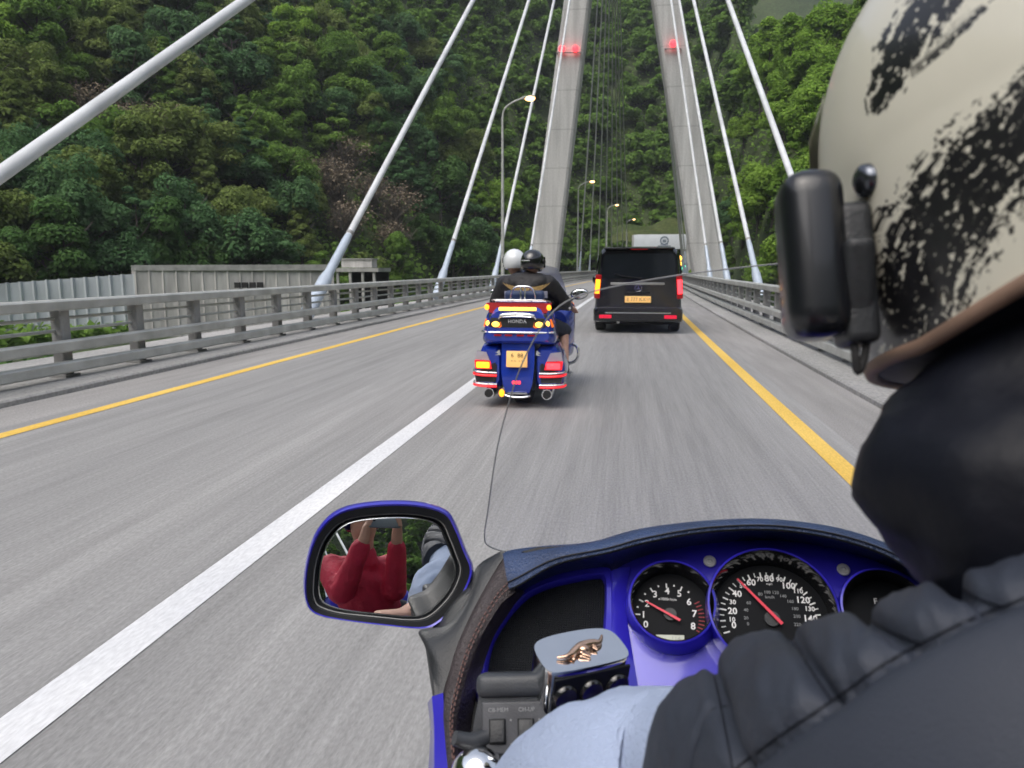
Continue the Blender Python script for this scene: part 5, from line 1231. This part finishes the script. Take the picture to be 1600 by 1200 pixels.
at = ho.data.attributes.new('decal', 'FLOAT', 'POINT'); at.data.foreach_set('value', dec)
at = ho.data.attributes.new('stroke', 'FLOAT_VECTOR', 'POINT'); at.data.foreach_set('vector', stv)
tr = MB(); tr.tube(lowr + [lowr[0]], .0042, 8, False); M['trim'] = mat('helmet_trim', (.22, .14, .10), .6, 0, .2, 30); Dv(tr, 'edge_trim', 'trim', ho)
pad = MB(); pad.rings([[p + (hc + HM @ V((0, 0, -.12)) - p) * k2 + HM @ V((0, 0, dz)) for p in lowr] for k2, dz in ((.03, -.001), (.2, -.006), (.5, -.004), (.95, -.004))]); Dv(pad, 'padding', 'hood_black', ho)
# peak/visor lip at the left front edge and the snap button
lip = MB(); rs = []
for k in range(20):
    a = R(28 + 124 * k / 19); rs.append([hpt(a, z) + (hpt(a, z) - hc).normalized() * o_ for z, o_ in ((.42, .002), (.2, .006), (-.1, .007), (-.3, .002))])
lip.rings(rs, False, False); Dv(lip, 'visor_mount', mat('cream_lip', (.64, .64, .56), .3, coat=.5), ho)
# surface point of the helmet seen through a pixel
def on_helmet(x, y, off=0.):
    from mathutils.bvhtree import BVHTree
    global _bvh
    if '_bvh' not in globals(): _bvh = BVHTree.FromPolygons([v.co + drv.location for v in ho.data.vertices], [tuple(p.vertices) for p in ho.data.polygons])
    h_ = _bvh.ray_cast(C0, ray(x, y).normalized())
    return (h_[0] + h_[1] * off, h_[1]) if h_[0] else (P(x, y, .42), -ray(x, y).normalized())
p_, n_ = on_helmet(1355, 282); n_ = n_ if n_.dot(C0 - p_) > 0 else -n_
sn = MB(); uu = n_.orthogonal().normalized(); vv_ = n_.cross(uu)
sn.rings([[p_ + (uu * math.cos(q) + vv_ * math.sin(q)) * r_ + n_ * h_ for q in [2 * math.pi * k / 20 for k in range(20)]] for r_, h_ in ((.0088, -.001), (.0085, .003), (.006, .005), (.001, .0058))]); Dv(sn, 'snap_button', mat('snap_metal', (.12, .13, .15), .2, .9), ho)
# intercom on the helmet's left side
def rb_px(mb, c, u, v, n, size, bev, seg=4): rbox_frame(mb, c, u, v, n, size, bev, seg)
ic_ = P(1268, 402, .415); n3 = (HM @ V((-1, .25, .02))).normalized(); v3 = (HM @ V((0, -.10, 1))).normalized(); v3 = (v3 - n3 * v3.dot(n3)).normalized(); u3 = v3.cross(n3)
i1 = MB(); rb_px(i1, ic_, u3, v3, n3, (.041, .09, .032), .0150, 6); io = Dv(i1, 'intercom', mat('intercom_black', (.008, .009, .012), .28, 0, .1, 20, coat=.3), ho)
i2 = MB(); rb_px(i2, ic_ - n3 * .02 - v3 * .012 - u3 * .0, u3, v3, n3, (.03, .075, .018), .006); rb_px(i2, P(1335, 445, .405), u3, (v3 + u3 * .25).normalized(), n3, (.026, .045, .016), .006); Dv(i2, 'clamp', 'black_plastic', io)
i3 = MB(); i3.tube(smooth_path([P(1330, 490, .405), P(1335, 540, .40), P(1340, 580, .40), P(1350, 560, .40), P(1358, 500, .40)], 20), .0022, 8); Dv(i3, 'cable_loop', 'rubber', io)

# ================================================================== PHOTOGRAPHER (seen in the mirror) AND PHONE
M['red_jacket'] = mat('red_jacket', (.48, .014, .05), .7, 0, .15, 12, .3, 60)
ph_ = thing('person', 'photographer in a red jacket and open helmet, reflected in the mirror holding a phone', 'person', (.0, -.4, .84))
Ph = lambda mb, nm, m, p=ph_, s=60: mb.build(nm, m, p, s)
ph_c = V((.03, -.016, 1.40)); hd_ = V((.0, -.30, 1.45)); nk = V((.01, -.34, 1.3)); ch = V((.0, -.39, 1.1)); hp_ = V((.15, -.42, .9))
b = MB(); b.cap(hp_, .13, ch, .12); b.cap(nk - V((0, 0, .08)), .055, hd_, .06); b.ell(hd_, (.075, .095, .115)); b.ell(hd_ + V((0, .1, -.02)), (.014, .018, .024))
arms = []
for s in (-1, 1):
    sh_ = ch + V((s * .17, 0, .12)); el = V((.01 + s * .145, -.24, 1.08)); wrs = ph_c + V((s * .082, -.055, -.07)); arms.append((s, sh_, el, wrs))
    b.cap(sh_, .055, el, .045); b.cap(el, .045, wrs, .029); pc = ph_c + V((s * .078, -.035, -.03)); b.cap(wrs, .03, pc, .026)
    for f in range(4): 
        k0 = ph_c + V((s * (.082 - .004 * f), -.03, -.03 + .02 * f)); k1 = ph_c + V((s * (.088 - .003 * f), -.004, -.025 + .017 * f)); b.cap(pc, .013, k0, .0095, 8); b.cap(k0, .0095, k1, .0085, 8); b.cap(k1, .0085, ph_c + V((s * (.070 - .006 * f), .004, -.026 + .016 * f)), .007, 8)
    b.cap(pc, .014, ph_c + V((s * .055, -.022, .0)), .0095, 8)
for s in (-1, 1): b.cap(hp_ + V((s * .1, 0, 0)), .1, V((.17 + s * .3, .02, .72)), .065); b.cap(V((.17 + s * .3, .02, .72)), .06, V((.17 + s * .34, -.1, .3)), .04)
Ph(remesh(b, .007, 3), 'body', 'skin')
fc = MB()
for s in (-1, 1): fc.ell(hd_ + V((s * .03, .088, .015)), (.012, .008, .007))
Ph(fc, 'eyes', 'dark')
j = MB(); j.cap(hp_ + V((0, 0, -.02)), .16, ch, .155); j.cap(ch + V((-.1, 0, .1)), .09, ch + V((.1, 0, .1)), .09); j.cap(nk - V((0, 0, .08)), .085, nk - V((0, 0, .02)), .075)
for s, sh_, el, wrs in arms: j.cap(ch + V((s * .1, 0, .08)), .09, sh_, .082); j.cap(sh_, .08, el, .068); j.cap(el, .066, el.lerp(wrs, .8), .048)
Ph(wrinkle(remesh(j, .01, 4), .008, 10), 'jacket', 'red_jacket')
t = MB()
for s in (-1, 1): t.cap(hp_, .15, hp_ + V((s * .1, .05, 0)), .12); t.cap(hp_ + V((s * .1, 0, 0)), .115, V((.17 + s * .3, .02, .72)), .08); t.cap(V((.17 + s * .3, .02, .72)), .075, V((.17 + s * .34, -.1, .34)), .055)
Ph(wrinkle(remesh(t, .014, 4), .006, 8), 'trousers', 'jeans')
hm = helmet_mb(hd_ + V((0, -.015, .05)), (.125, .14, .12), 0, R(14), -.25); Ph(hm, 'helmet', 'helmet_black')
pn = thing('phone', 'grey phone held up by the photographer, reflected in the mirror', 'phone', ph_c)
q = MB(); q.box((.158, .009, .076), ph_c, bev=.004, seg=3); q.build('phone_body', mat('phone_grey', (.22, .26, .3), .3, .4), pn)
q = MB()
for x, z in ((-.055, .024), (-.055, .0), (-.033, .012)): q.disc(ph_c + V((x, .004, z)), (0, 1, 0), .008, .003, 20)
q.build('camera_lens', 'dark_plastic', pn)
# ================================================================== HAZE (thin evening air in the valley, added to lift the dark gaps in the forest)
hz_ = MB(); hz_.box((1500, 1500, 640), (0, 0, 305))
hm_ = bpy.data.materials.new('haze_air'); hm_.use_nodes = True; t = hm_.node_tree; t.nodes.clear()
pv = t.nodes.new('ShaderNodeVolumePrincipled'); pv.inputs['Color'].default_value = (.86, .91, .97, 1); pv.inputs['Density'].default_value = .00028; pv.inputs['Anisotropy'].default_value = .2
o = t.nodes.new('ShaderNodeOutputMaterial'); t.links.new(pv.outputs[0], o.inputs['Volume'])
tag(hz_.build('haze', hm_, None, 0), kind='stuff')
